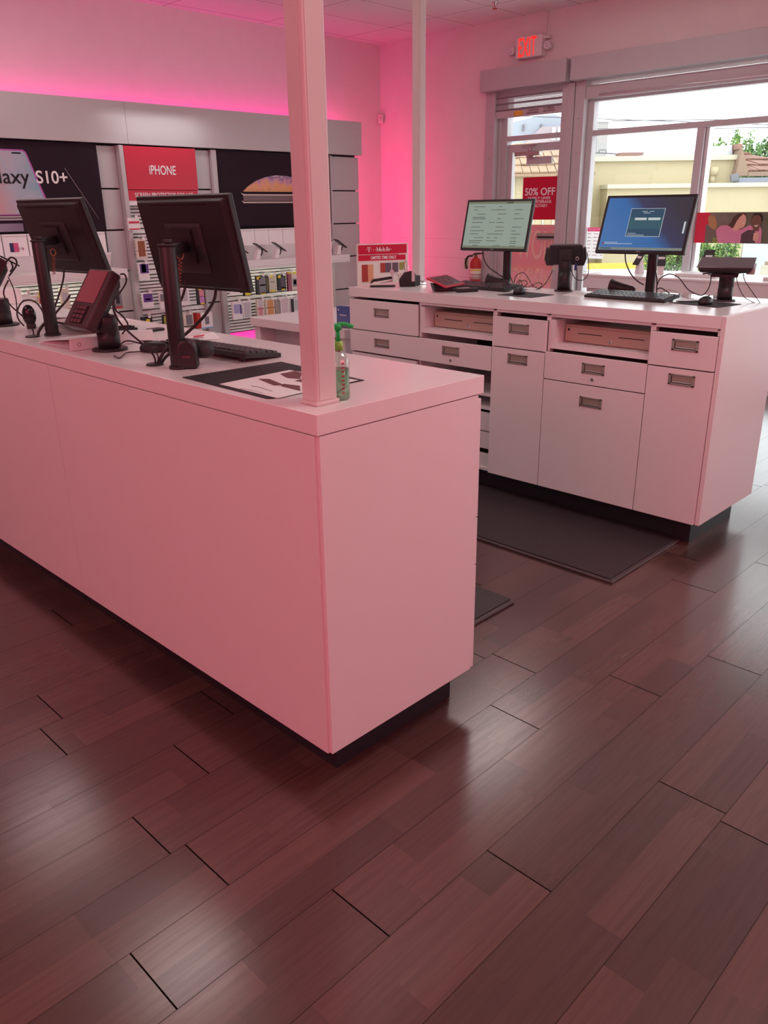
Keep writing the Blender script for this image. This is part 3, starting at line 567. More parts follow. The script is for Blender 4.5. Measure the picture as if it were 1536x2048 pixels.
# slab-serif wordmark built from strokes
def strokes(b, u, z, s, L, d=.0125):
    for (x0, z0, x1, z1, th) in L:
        p = SP(u+x0*s, z+z0*s, d); q = SP(u+x1*s, z+z1*s, d); dr = q-p; n = dr.cross(ny).normalized()*(th*s*K_/2)
        b.quad([p-n, q-n, q+n, p+n])
def ring(b, u, z, s, cx_, cz_, r1, r2, a0=0, a1=360, d=.0125, sx=.85):
    N = 14
    for i in range(N):
        A = math.radians(a0+(a1-a0)*i/N); B = math.radians(a0+(a1-a0)*(i+1)/N)
        b.quad([SP(u+(cx_+math.cos(t_)*r*sx)*s, z+(cz_+math.sin(t_)*r)*s, d) for t_, r in ((A, r1), (B, r1), (B, r2), (A, r2))])
b = MB(); zb = zt-.070; S = .040
Tm = [(.5,0,.5,.98,.2),(.25,.04,.75,.04,.1),(.08,.95,.92,.95,.1),(.1,.62,.1,.98,.1),(.9,.62,.9,.98,.1)]
strokes(b, .10, zb, S, Tm); 
for uu in (.0965, .1435, .166, .188, .335+.012): ring(b, uu, zb, S, 0, .42, 0, .09, sx=1)
M_ = [(.12,0,.12,.95,.12),(.88,0,.88,.95,.18),(.12,.95,.5,.08,.14),(.5,.08,.88,.95,.14),(0,.03,.26,.03,.07),(.7,.03,1.05,.03,.07),(-.05,.95,.2,.95,.07),(.8,.95,1.05,.95,.07)]
strokes(b, .198, zb, S, M_)
ring(b, .250, zb, S, 0, .30, .30, .17); ring(b, .279, zb, S, 0, .30, .30, .17); strokes(b, .266, zb, S, [(.08,0,.08,1.0,.14),(0,.98,.1,.98,.06)])
strokes(b, .297, zb, S, [(.08,0,.08,.6,.14),(-.02,.03,.18,.03,.06),(-.02,.58,.1,.58,.06)]); ring(b, .300, zb, S, 0, .82, 0, .09, sx=1)
strokes(b, .308, zb, S, [(.08,0,.08,1.0,.14),(-.02,.03,.18,.03,.06),(-.02,.98,.1,.98,.06)])
ring(b, .328, zb, S, 0, .30, .30, .17, 20, 320); strokes(b, .328, zb, S, [(-.2,.33,.24,.33,.08)])
b.build('wordmark', white, t)
MB().text('LIMITED TIME ONLY', SP(W_*.51, zt-.127, .0115), ex, ez, w=.265*K_, h=.030*K_, off=.02).build('lettering', white, t)
b = MB()
for (u0, u1, z0, z1, mi) in ((.035,.085,.90,1.06,0),(.085,.13,.90,1.06,1),(.19,.23,.98,1.07,0),(.23,.28,.98,1.07,2),(.29,.34,.98,1.07,2),(.35,.395,1.00,1.07,3)):
    SO(b, SP((u0+u1)/2*1.25, (z0+z1)/2-.005, .010), (u1-u0)/2*1.25, .001, (z1-z0)/2, mi)
b.build('phone_pictures', [mat('rust_print', (.40,.05,.04), .4), mat('tan_print', (.75,.38,.22), .4), mat('plum_print', (.14,.09,.14), .4), mat('olive_green_print', (.30,.30,.07), .4)], t, bevel=.0008)
tag(MB().box(4.47, 4.16, .78, 4.56, 4.25, 1.04).build('display_riser', mat('ivory_board', (1,1,1)), bevel=.003), 'ivory block standing beside the sign on the display table', 'riser')
t = thing('sanitizer_bottle', 'clear pump bottle standing on the ivory block by the sign', 'bottle', (4.51, 4.20, 1.04))
MB().lathe((4.51, 4.20, 1.04), [(.022, 0), (.024, .006), (.024, .050), (.014, .070), (.009, .078)]).build('bottle_body', clear('clear_plastic', (.92,.86,.86), .18), t)
MB().cyl((4.51,4.20,1.119), (4.51,4.20,1.132), .010).cyl((4.51,4.20,1.132), (4.51,4.20,1.175), .003).tube([(4.51,4.20,1.175), (4.47,4.24,1.173)], .005, smooth=0).build('pump', mat('pale_plastic', (.85,.70,.70), .3), t)

# ============================================================ COUNTERS
# left counter
CL = mat('counter_left_laminate', (.80, .78, .78), .38, var=.01)
tag(MB().box(1.144, 1.342, 1.0, 1.757, 5.6, 1.05).build('counter_worktop', lamtop, bevel=.0015), 'long white laminate worktop of the near left counter', 'worktop')
KX = [(1.719,1.41,-0.014)][0][0]
for i, (y0, y1) in enumerate(((1.342, 2.745), (2.745, 4.15), (4.15, 5.6))):
    t = thing('counter_cabinet', ['white near-end cabinet of the left counter with a plain end panel', 'white middle cabinet of the left counter beyond the panel seam', 'white far cabinet of the left counter at the edge of the photo'][i], 'cabinet', (1.45, (y0+y1)/2, 0), group='base cabinets of the left counter')
    e = .0012
    MB().box(1.1445, y0+(.012 if i == 0 else e), .1246, 1.163, y1-e, .9975).build('front_panel', CL, t, bevel=.0008)
    if i == 0: MB().box(1.1515, 1.3435, .1246, 1.735, 1.362, .9975).build('end_panel', CL, t, bevel=.0008)
    MB().box(1.163, y0+(.02 if i == 0 else .001), .13, 1.735, y1-.001, .9945).build('carcass', CL, t)
    for z0, z1 in ((.1246, .475), (.479, .628), (.632, .985)): MB().box(1.737, y0+.006, z0, 1.754, y1-.003, z1).build('drawer', CL, t, bevel=.001)
    MB().box(1.224, y0+(.07 if i == 0 else 0), 0, KX, y1, .1246).build('toe_kick', kick, t)
# right counter
w = MB().box(3.378, 1.3655, .9985, 3.983, 3.615, 1.05)
tag(w.build('counter_worktop', lamtop, bevel=.0015), 'white laminate worktop of the right counter carrying two monitors', 'worktop')
tag(MB().box(3.378, 1.345, .1245, 3.983, 1.3650, 1.05).build('counter_end_panel', CL, bevel=.0015), 'white full-height end panel closing the right counter', 'panel')
XF0, XF1 = 3.366, 3.384
def pull(y, z, par):
    q = MB(); hw, hh = .060, .0245; X = XF0-.0035
    q.box(X, y-hw, z+hh-.008, XF0+.001, y+hw, z+hh).box(X, y-hw, z-hh, XF0+.001, y+hw, z-hh+.008).box(X, y-hw, z-hh, XF0+.001, y-hw+.013, z+hh).box(X, y+hw-.013, z-hh, XF0+.001, y+hw, z+hh)
    h = q.build('handle', steel, par, bevel=.0015)
    MB().box(XF0-.0012, y-hw+.012, z-hh+.008, XF0-.0004, y+hw-.012, z+hh-.008, 0).box(XF0-.003, y-hw+.016, z-hh+.0115, XF0-.0008, y+hw-.018, z-hh+.0155, 1).box(XF0-.0032, y-hw+.014, z-hh+.008, XF0-.0012, y+hw-.014, z-hh+.0105, 2).box(XF0-.0022, y+hw-.016, z-hh+.009, XF0-.0012, y+hw-.0125, z+hh-.009, 2).build('painted_recess', [mat('recess_steel', (.42,.36,.30), .4, .5), chrome, dark], h)  # dark strips and a bright strip paint the recess's shade and highlight
def front(name, y0, y1, z0, z1, par, hy=None, hz_=None, lock=None):
    f = MB().box(XF0, y0+.002, z0+.0012, XF1, y1-.002, z1-.0015).build(name, CL, par, bevel=.0012)
    MB().box(XF1+.0006, y0, z0, XF1+.0030, y1, z1).build('shadow_gap', dark, f)  # dark plate behind the front paints the shade in its gaps
    if hy: pull(hy, hz_, f)
    if lock: MB().lathe((XF0+.001, lock[0], lock[1]), [(.0105, 0), (.0105, -.002), (.009, -.004)], (1,0,0), 18).box(XF0-.0052, lock[0]-.0015, lock[1]-.005, XF0-.0035, lock[0]+.0015, lock[1]+.005, 1).build('lock', [chrome, dark], f)
    return f
def carcass(t, y0, y1, bay=None, lower=None, topz=.990):
    b = MB(); XI = 3.388
    b.box(XI, y0, .1246, 3.97, y0+.012, topz).box(XI, y1-.012, .1246, 3.97, y1, topz).box(3.955, y0+.012, .1246, 3.97, y1-.012, topz).box(XI, y0+.012, .1246, 3.955, y1-.012, .14).box(XI-.004, y0+.012, .985, XI+.02, y1-.012, .998)
    b.build('carcass', CL, t)
    MB().box(XI+.03, y0+.013, .15, 3.95, y1-.013, bay or .982).build('interior_shade_block', dark, t) if lower is None else None  # black block stands in for the shade inside the cabinet
U1 = thing('counter_cabinet', 'narrow right-hand cabinet of the right counter, one drawer over a tall door', 'cabinet', (3.6, 1.5, 0), group='units of the right counter')
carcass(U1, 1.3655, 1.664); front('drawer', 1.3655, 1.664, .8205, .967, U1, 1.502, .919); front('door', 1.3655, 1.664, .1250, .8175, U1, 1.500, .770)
U2 = thing('counter_cabinet', 'wide cabinet of the right counter with an open till bay over a big door', 'cabinet', (3.6, 1.93, 0), group='units of the right counter')
carcass(U2, 1.664, 2.205, bay=.825); MB().box(3.388, 1.676, .834, 3.955, 2.193, .860).build('till_shelf', CL, U2); MB().box(3.388, 2.165, .86, 3.955, 2.193, .972).build('bay_side', CL, U2)
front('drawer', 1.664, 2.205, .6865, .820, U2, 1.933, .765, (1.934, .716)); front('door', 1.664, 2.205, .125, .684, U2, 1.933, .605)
U3 = thing('counter_cabinet', 'narrow middle cabinet of the right counter, drawer over a tall door', 'cabinet', (3.6, 2.37, 0), group='units of the right counter')
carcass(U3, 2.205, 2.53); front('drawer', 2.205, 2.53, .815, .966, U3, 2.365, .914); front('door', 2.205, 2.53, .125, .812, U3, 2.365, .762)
U4 = thing('counter_cabinet', 'widest cabinet of the right counter, partly hidden by the left worktop', 'cabinet', (3.6, 3.05, 0), group='units of the right counter')
b = MB(); b.box(3.388, 2.531, .1246, 3.97, 2.543, .99).box(3.388, 3.588, .1246, 3.97, 3.60, .99).box(3.955, 2.543, .1246, 3.97, 3.588, .99).box(3.388, 2.543, .1246, 3.955, 3.588, .14).box(3.388, 3.04, .14, 3.955, 3.055, .998).box(3.384, 2.543, .985, 3.40, 3.04, .998); b.build('carcass', CL, U4)
MB().box(3.45, 3.056, .15, 3.95, 3.587, .975).build('interior_shade_block', dark, U4); MB().box(3.388, 2.543, .834, 3.955, 3.04, .860).build('till_shelf', CL, U4); MB().box(3.388, 3.015, .86, 3.955, 3.04, .974).build('bay_side', CL, U4)
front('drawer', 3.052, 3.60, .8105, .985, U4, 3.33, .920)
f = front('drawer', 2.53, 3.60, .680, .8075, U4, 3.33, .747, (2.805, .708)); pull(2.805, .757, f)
MB().box(3.372, 3.06, .645, 3.388, 3.59, .672).build('pull_ledge', CL, U4)
for z0, z1 in ((.535, .552), (.462, .478)): MB().box(3.40, 2.543, z0, 3.955, 3.04, z1).build('shelf', CL, U4)
for z0, z1 in ((.345, .445), (.245, .338), (.135, .215)): MB().box(3.40, 2.545, z0, 3.42, 3.04, z1).build('drawer', CL, U4, bevel=.001)
MB().box(3.90, 2.545, .15, 3.94, 3.04, .82).build('interior_shade_block', dark, U4)  # black sheet stands in for the shade behind the open shelves
MB().box(3.458, 1.413, 0, 3.93, 3.55, .1244).build('toe_kick', kick, U2)
for i, (y0, y1) in enumerate(((1.70, 2.160), (2.560, 3.008))):
    t = thing('cash_drawer', ['tan metal cash drawer in the right-hand open bay', 'tan metal cash drawer in the left-hand open bay'][i], 'cash drawer', (3.6, (y0+y1)/2, .86))
    tan = mat('tan_metal', (.56, .44, .36), .45)
    MB().box(3.47, y0, .861, 3.90, y1, .945).build('case', tan, t, bevel=.002)
    f = MB().box(3.462, y0+.003, .864, 3.470, y1-.003, .934).build('till_front', tan, t, bevel=.0015); L_ = y1-y0
    MB().box(3.461, y1-.075-L_*.28, .905, 3.4625, y1-.075, .9085).box(3.461, y0+.04, .905, 3.4625, y0+.04+L_*.28, .9085).build('slot', dark, f)
    MB().lathe((3.463, (y0+y1)/2-.02, .882), [(.010, 0), (.010, -.002), (.006, -.004)], (1,0,0), 18).box(3.4585, (y0+y1)/2-.0215, .877, 3.4592, (y0+y1)/2-.0185, .887, 1).build('lock', [chrome, dark], f)
    MB().lathe((3.463, y1-.022, .921), [(.006, 0), (.006, -.001)], (1,0,0), 12).build('badge', blk, f)

# ------------ power poles
def pole(x0, y0, sx, sy, label, m):
    t = thing('power_pole', label, 'pole', (x0+sx/2, y0+sy/2, 1.05))
    b = MB(); b.box(x0, y0, 1.052, x0+sx, y0+sy, 3.098); b.build('pole_shaft', m, t, bevel=.006, seg=3)
    b = MB(); b.box(x0+sx*.13, y0-.0012, 1.062, x0+sx*.80, y0+.0008, 3.098).box(x0-.0012, y0+sy*.16, 1.062, x0+.0008, y0+sy*.60, 3.098); b.build('channel_cover', m, t, bevel=.0005)
    MB().box(x0-.004, y0-.004, 1.05, x0+sx+.004, y0+sy+.004, 1.060).build('base_flange', m, t, bevel=.003)
polem = mat('painted_pole', (.66, .63, .61), .4)
pole(1.2006, 1.403, .065, .0566, 'square white power pole rising from the near corner of the left counter', polem)
pole(3.905, 3.528, .060, .058, 'square white power pole rising from the far end of the right counter', polem)

# ------------ floor mats
matm = bpy.data.materials.new('ribbed_rubber'); matm.use_nodes = True; g = NG(matm); P_, X_ = g.pos(); B_ = matm.node_tree.nodes['Principled BSDF']
rb = g.m('FRACT', g.m('DIVIDE', X_[0], 0.021)); rib = g.m('LESS_THAN', rb, .3)
nz = matm.node_tree.nodes.new('ShaderNodeTexNoise'); nz.inputs['Scale'].default_value = 90; matm.node_tree.links.new(P_, nz.inputs['Vector'])
matm.node_tree.links.new(g.mix(g.m('ADD', g.m('MULTIPLY', rib, .5), g.m('MULTIPLY', nz.outputs['Fac'], .5)), (.030, .024, .028), (.060, .046, .050)), B_.inputs['Base Color']); B_.inputs['Roughness'].default_value = .5
bp = matm.node_tree.nodes.new('ShaderNodeBump'); bp.inputs['Strength'].default_value = .5; bp.inputs['Distance'].default_value = .003; matm.node_tree.links.new(g.m('SUBTRACT', nz.outputs['Fac'], rib), bp.inputs['Height']); matm.node_tree.links.new(bp.outputs[0], B_.inputs['Normal'])
for i, (x0, y0, x1, y1) in enumerate(((2.812, 1.448, 3.452, 3.45), (1.79, 1.643, 2.402, 3.60))):
    t = thing('floor_mat', ['dark ribbed anti-fatigue mat against the right counter', 'dark ribbed anti-fatigue mat beside the left counter, mostly hidden'][i], 'mat', ((x0+x1)/2, (y0+y1)/2, 0))
    MB().box(x0+.02, y0+.02, .0005, x1-.006, y1-.02, .014).build('mat_surface', matm, t)
    b = MB(); b.prism([(x0, y0, .0005), (x1-.006, y0, .0005), (x1-.006, y0+.02, .0005), (x0+.02, y0+.02, .0005)], (0, 0, .010)); b.prism([(x0, y0, .0005), (x0+.02, y0+.02, .0005), (x0+.02, y1-.02, .0005), (x0, y1-.02, .0005)], (0, 0, .010))
    b.build('mat_edge', mat('mat_edge', (.085, .065, .068), .5), t, bevel=.003)

# ============================================================ EQUIPMENT ON THE COUNTERS
def basis(ya, ti):
    X = Vector((math.cos(ya), math.sin(ya), 0)); N = Vector((-math.sin(ya), math.cos(ya), 0)); Z = Vector((0,0,1))
    return X, Z*math.cos(ti)+N*math.sin(ti), -Z*math.sin(ti)+N*math.cos(ti)
def monitor(label, c, ya, ti, w, h, side, px, py, pz, screen=None):
    # side=+1: screen faces +N (away from camera), -1: screen faces the camera
    c = Vector(c); X, Zt, Nn = basis(ya, ti); Fd = Nn*side
    t = thing('monitor', label, 'monitor', (px, py, 1.05))
    body = MB(); body.ob(c-Fd*.004, X, Zt, Fd, w/2, h/2, .010); body = body.build('bezel', blk, t, bevel=.003)
    MB().ob(c-Fd*.020, X, Zt, -Fd, w/2-.006, h/2-.006, .010, taper=.93).build('back_shell', blk, t, bevel=.003)
    MB().ob(c-Fd*.034-Zt*.01, X, Zt, -Fd, w*.20, h*.27, .0035, taper=.9).build('vesa_bulge', blk2, t, bevel=.003)
    MB().ob(c-Fd*.0305+Zt*h*.42, X, Zt, Fd, w*.30, .0025, .0012).build('vent_slot', dark, t)
    scr = MB().ob(c+Fd*.0065, X, Zt, Fd, w/2-.014, h/2-.014, .0006).build('screen', screen or blkg, t)
    # arm and pole
    pt_ = Vector((px, py, c.z)); q = c-Fd*.042; b = MB()
    b.ob(q, X, Zt, Fd, .05, .05, .006)
    b.tube([q, q.lerp(pt_, .5)+Vector((0,0,-.01)), Vector((px, py, c.z-.02))], .018, smooth=3)
    b.build('mount_arm', blk, t)
    b = MB(); b.cyl((px, py, 1.0505), (px, py, pz), .024); b.build('pole', blk, t, bevel=.002)
    MB().cyl((px, py, pz), (px, py, pz+.006), .027).cyl((px+.004, py, pz+.006), (px+.004, py, pz+.018), .012).build('pole_cap', blk2, t)
    MB().cyl((px, py, 1.0502), (px, py, 1.058), .030 if side > 0 else .034).build('pole_foot', blk, t)
    return t, c, X, Zt, Fd
tL1, *_ = monitor('larger black monitor seen from behind on the left counter', (1.452, 2.245, 1.391), -1.478, -.213, .44, .284, 1, 1.256, 2.083, 1.392)
tL2, *_ = monitor('farther black monitor seen from behind on the left counter', (1.470, 3.175, 1.399), -1.456, -.295, .44, .284, 1, 1.308, 3.045, 1.386)
web = mat('pale_green_screen', (.05,.05,.05), .2, emit=.38, ecol=(.62,.78,.66), var=0)
t, c, X, Zt, Fd = monitor('black monitor showing a pale page of text lines on the right counter', (3.905, 2.930, 1.388), -1.475, .258, .438, .284, -1, 3.953, 2.880, 1.33, web)
# X runs towards -y i.e. to the right in the picture
def scr_at(u, v, d=.0085): return c+X*(u-.5)*(.44-.028)+Zt*(.5-v)*(.284-.028)+Fd*d
tk = mat('screen_text', (.02,.02,.02), .5, emit=.10, ecol=(.2,.25,.22), var=0); tb = mat('screen_bar', (.02,.02,.02), .5, emit=.32, ecol=(.45,.52,.35), var=0)
b = MB(); random.seed(3)
def sb(b, u0, v0, u1, v1, mi=0, d=.0076): b.ob(scr_at((u0+u1)/2, (v0+v1)/2, d), X, Zt, Fd, abs(u1-u0)/2*.412, abs(v1-v0)/2*.256, .0003, mi)
sb(b, 0, 0, 1, .045, 1); sb(b, .62, .01, .72, .04, 0); sb(b, 0, .955, 1, 1, 1)
for v_ in (.10, .17, .26, .33, .36, .44, .51, .54, .62, .69, .77, .84, .88, .94):
    for u0 in (.10, .17, .38, .50, .76):
        if random.random() < .62:
            L_ = random.uniform(.05, .16); sb(b, u0, v_, u0+L_, v_+.010)
b.build('page_text', [tk, tb], t)
MB().text('DELL', c+Fd*.0068-Zt*(.142-.007), X, Zt, w=.022, h=.006, off=.02).build('maker_lettering', mat('grey_logo', (.35,.35,.36), .4), t)
def bluescr():
    m = bpy.data.materials.new('blue_desktop_screen'); m.use_nodes = True; g = NG(m); P_, X_ = g.pos(); nt = m.node_tree; B = nt.nodes['Principled BSDF']
    d_ = nt.nodes.new('ShaderNodeVectorMath'); d_.operation = 'DOT_PRODUCT'; nt.links.new(P_, d_.inputs[0]); n_ = (X2*.8+Z2*.75); d_.inputs[1].default_value = n_
    f = g.m('DIVIDE', g.m('SUBTRACT', d_.outputs['Value'], c2.dot(n_)-.16), .34)
    r = nt.nodes.new('ShaderNodeValToRGB'); e = r.color_ramp.elements; e.new(.5); e.new(.7)
    for el, (p_, c_) in zip(e, ((0, (.06,.20,.50)), (.42, (.045,.17,.46)), (.62, (.05,.055,.12)), (1, (.05,.045,.06)))): el.position = p_; el.color = (*c_, 1)
    nt.links.new(f, r.inputs[0]); nt.links.new(r.outputs[0], B.inputs['Emission Color']); B.inputs['Emission Strength'].default_value = .75; B.inputs['Base Color'].default_value = (.01,.01,.01,1); B.inputs['Roughness'].default_value = .25
    return m
c2 = Vector((3.815, 1.973, 1.397)); X2, Z2, N2 = basis(-1.438, .40)
t, c, X, Zt, Fd = monitor('black monitor with a blue login screen on the right counter', c2, -1.438, .40, .44, .286, -1, 3.953, 1.985, 1.34, bluescr())
b = MB(); lt = mat('screen_light', (.05,.05,.05), .5, emit=.6, ecol=(.8,.88,.9), var=0); dk = mat('screen_dialog', (.01,.01,.01), .5, emit=.5, ecol=(.03,.12,.22), var=0); tl_ = mat('screen_teal', (.01,.01,.01), .5, emit=.3, ecol=(.08,.30,.40), var=0)
sb(b, .300, .205, .705, .745, 0, .0074); sb(b, .305, .212, .70, .738, 1, .0078); sb(b, .305, .37, .70, .60, 2, .0081); sb(b, .37, .385, .51, .43, 0, .0084); sb(b, .53, .385, .67, .43, 0, .0084)
sb(b, .44, .26, .50, .268, 0, .0084); sb(b, .53, .26, .58, .268, 0, .0084); sb(b, .46, .29, .54, .298, 0, .0084); sb(b, .32, .68, .42, .687, 0, .0084); sb(b, .32, .712, .52, .720, 0, .0084)
sb(b, .06, .855, .22, .863, 0); sb(b, .06, .878, .40, .886, 0); sb(b, .42, .878, .80, .884, 2); sb(b, .955, .46, .975, .68, 0); sb(b, 0, .955, 1, 1, 3); sb(b, .02, .965, .16, .985, 1, .0082); sb(b, .035, .865, .058, .895, 4)
b.build('screen_windows', [lt, dk, tl_, mat('screen_taskbar', (.01,.01,.01), .5, emit=.4, ecol=(.45,.52,.45), var=0), mat('screen_red', (.01,.01,.01), .5, emit=.4, ecol=(.6,.1,.1), var=0)], t)
MB().text('DELL', c+Fd*.0068-Zt*(.143-.007), X, Zt, w=.022, h=.006, off=.02).build('maker_lettering', mat('grey_logo', (1,1,1)), t)

# key coils hanging on the rear of the left monitors
for nm, P0, pts in (('brass ring and brown coiled cord hanging behind the larger left monitor', 0, [(1.402,2.229,1.361),(1.396,2.232,1.329),(1.392,2.235,1.302),(1.39,2.236,1.273)]), ('brown coiled cord hanging behind the farther left monitor', 1, [(1.43,3.155,1.345),(1.425,3.158,1.314),(1.423,3.159,1.277)])):
    t = thing('coil_lanyard', nm, 'lanyard', pts[0]); a_, b_ = Vector(pts[0]), Vector(pts[-1]); vw = Vector((.7,.7,0)).normalized(); rt = Vector((.7,-.7,0)).normalized()
    off_ = -vw*.060; ctr = a_+off_
    MB().tube([ctr+rt*.010*math.cos(k*PI/8)+Vector((0,0,1))*.012*math.sin(k*PI/8) for k in range(17)], .0018, smooth=0).build('key_ring', mat('brass', (.45,.28,.14), .3, .8), t)
    P_ = []
    for k in range(70):
        f_ = k/69; ce_ = a_.lerp(b_, f_)+off_+Vector((0,0,-.012)); an = k*PI/4; P_.append(ce_+rt*.0055*math.cos(an)+vw*.0055*math.sin(an))
    MB().tube(P_, .0014, seg=5, smooth=0).build('coil', mat('copper_brown', (.28,.09,.05), .4), t)

def keyboard(label, x, y, rz, w=.44, d=.145):
    t = thing('keyboard', label, 'keyboard', (x, y, 1.0505), rz)
    b = MB(); b.prism([(-w/2, -d/2, 0), (-w/2, d/2, .014), (-w/2, d/2, .030), (-w/2, -d/2, .013)], (w, 0, 0)); b.build('case', blk, t, bevel=.003, local=True)
    b = MB(); n = 18; kw = (w-.02)/n
    for r in range(6):
        for k in range(n):
            if r == 0 and 3 <= k <= 8: continue
            yy = -d/2+.014+r*(d-.026)/5.6; zz = .013+(yy+d/2)/d*.017; xx = -w/2+.01+kw*(k+.5)+(0.006*(r % 3) if k < 13 else 0)*.5
            if k in (14,): xx += .003
            b.ob((xx, yy, zz+.0025), (1,0,0), (0,1,.12), (0,-.12,1), kw*.43, .0088, .003, taper=.85)
    b.ob((-w/2+.01+kw*6, -d/2+.014, .017), (1,0,0), (0,1,.12), (0,-.12,1), kw*2.9, .0088, .003, taper=.95)
    b.build('keys', keym, t, local=True)
    for s_ in (-1, 1): MB().box(s_*w*.42-.01, d/2-.02, 0, s_*w*.42+.01, d/2-.012, .014).build('foot', blk, t, local=True)
    return t
keyboard('black keyboard beside the dark desk pad on the left counter', 1.487, 2.215, PI/2+.06)
keyboard('black keyboard under papers beneath the tilted card terminal', 1.50, 3.115, PI/2+.05)
keyboard('black keyboard in front of the pale-screen monitor', 3.765, 2.90, -PI/2-.08)
keyboard('black keyboard in front of the blue-screen monitor', 3.760, 1.985, -PI/2-.03)

def mouse(label, x, y, rz, z=1.0505):
    t = thing('computer_mouse', label, 'mouse', (x, y, z), rz)
    b = MB(); b.sphere((0, 0, .010), .029, .050, .026, u=20, v=12)
    for v in b.bm.verts:
        if v.co.z < 0.001: v.co.z = 0.001
    b.build('mouse_body', blk, t, local=True)
    MB().box(-.0008, .005, .034, .0008, .045, .037).sphere((0, .028, .033), .003, .008, .004).build('scroll_wheel', blk2, t, local=True)
mouse('black mouse on the pad before the pale-screen monitor', 3.625, 2.555, -PI/2+.2, 1.0535)
mouse('black mouse on the pad beside the card terminal at the right', 3.745, 1.600, -PI/2, 1.0535)
mouse('black mouse lying behind the monitor pole on the left counter', 1.365, 2.405, .8)
def pad(label, q, name='mouse_pad', th=.002, cat='mouse pad', m=None):
    tag(MB().prism([(x, y, 1.0503) for x, y in q], (0,0,th)).build(name, m or mat('pad_cloth', (.030,.024,.030), .75), bevel=.0008), label, cat)
pad('dark mouse pad before the pale-screen monitor', [(3.527,2.628),(3.512,2.399),(3.706,2.392),(3.748,2.605)])
pad('dark mouse pad at the right end of the right counter', [(3.72,1.754),(3.659,1.501),(3.855,1.477),(3.89,1.714)])
pad('large dark desk pad beside the near power pole', [(1.181,1.95),(1.172,1.56),(1.180,1.548),(1.485,1.537),(1.515,1.93)], name='desk_pad', cat='desk pad')
t = thing('printed_sheet', 'white printed sheets with dark pictures lying on the desk pad', 'paper', (1.33, 1.66, 1.0526))
MB().prism([(1.192,1.787,1.0526),(1.188,1.536,1.0526),(1.470,1.545,1.0526),(1.44,1.80,1.0526)], (0,0,.0006)).build('sheet', paper, t)
mp_ = mat('plum_picture', (.16,.05,.06), .5)
b = MB()
for q in ([(1.3,1.76,1.054),(1.319,1.738,1.054),(1.296,1.645,1.054),(1.274,1.659,1.054)], [(1.303,1.656,1.054),(1.315,1.603,1.054),(1.276,1.555,1.054),(1.282,1.64,1.054)], [(1.384,1.771,1.054),(1.44,1.774,1.054),(1.434,1.736,1.054),(1.375,1.674,1.054),(1.361,1.711,1.054)], [(1.348,1.663,1.054),(1.378,1.67,1.054),(1.352,1.639,1.054)]): b.prism([Vector(p_) for p_ in q], (0,0,.0002))
b.build('pictures', mp_, t)
b = MB(); b.tube([Vector(p_) for p_ in [(1.231,1.699,1.054),(1.234,1.667,1.054),(1.225,1.603,1.054)]], .0006, smooth=3); b.tube([Vector(p_) for p_ in [(1.192,1.696,1.054),(1.198,1.661,1.054),(1.198,1.608,1.054)]], .0004, smooth=3); b.build('scribble', txtm, t)
t = thing('flyer', 'small printed flyer with a red heading and bar code near the keyboard', 'paper', (1.64, 2.5, 1.0505))
MB().prism([Vector(p_) for p_ in [(1.602,2.582,1.051),(1.751,2.641,1.051),(1.661,2.474,1.051),(1.571,2.508,1.051)]], (0,0,.0006)).build('sheet', paper, t)
b = MB(); b.prism([Vector(p_) for p_ in [(1.639,2.603,1.052),(1.69,2.601,1.052),(1.656,2.563,1.052),(1.621,2.568,1.052)]], (0,0,.0002), 0)
for k in range(12): q = [(1.6,2.555,1.052),(1.645,2.539,1.052)]; p0 = Vector(q[0]).lerp(Vector(q[1]), k/12); b.box(p0.x-.0008, p0.y-.012, 1.0516, p0.x+.0012*(1+k % 3)*.5, p0.y+.012, 1.0519, 1)
b.build('print', [TMr, txtm], t)
t = thing('flyer', 'second pale sheet lying under the flyer near the keyboard', 'paper', (1.7, 2.5, 1.0505)); MB().prism([Vector(p_) for p_ in [(1.691,2.635,1.05),(1.756,2.639,1.05),(1.681,2.491,1.05),(1.612,2.5,1.05)]], (0,0,.0003)).build('sheet', paper, t)
t = thing('printed_sheet', 'loose white sheet left of the keyboard on the right counter', 'paper', (3.75, 2.33, 1.0505)); MB().prism([Vector(p_) for p_ in [(3.728,2.357,1.05),(3.905,2.389,1.05),(3.899,2.306,1.05),(3.697,2.231,1.05)]], (0,0,.0004)).build('sheet', paper, t)

# barcode scanners
def cone_scanner(label, x, y, rz):
    t = thing('barcode_scanner', label, 'scanner', (x, y, 1.0505), rz, group='barcode scanners on the right counter')
    b = MB(); ax = Vector((0, 1, -.12)).normalized()
    b.lathe((0, -.055, .040), [(.036, 0), (.040, .004), (.034, .018), (.026, .06), (.018, .12), (.010, .135)], ax, 20); b.build('scanner_head', blk, t, local=True)
    b = MB(); b.lathe((0, -.0565, .040), [(.030, 0), (.030, .002)], ax, 20); b.build('scanner_window', blkg, t, local=True)
    MB().ob((.0, .02, .010), (1,0,0), (0,1,.1), (0,-.1,1), .014, .05, .010, taper=.8).build('handle', blk2, t, bevel=.004, local=True)
cone_scanner('black barcode scanner lying beside the pale-screen monitor pole', 3.865, 2.92-.03, PI+.35)
cone_scanner('black barcode scanner lying behind the keyboard of the blue-screen monitor', 3.925, 2.135, PI+.25)
t = thing('barcode_scanner', 'black handheld scanner standing upright beside the nearer left monitor pole', 'scanner', (1.265, 2.053, 1.0505), -.75)
b = MB(); q = []
for k in range(9): a_ = PI*k/8; q.append((math.cos(a_)*.030, -.010, .050+math.sin(a_)*.036))
b.prism([(-.031, -.010, 0), (.031, -.010, 0)]+q, (0, .045, 0)); b.build('scanner_body', blk, t, bevel=.008, seg=3, local=True)
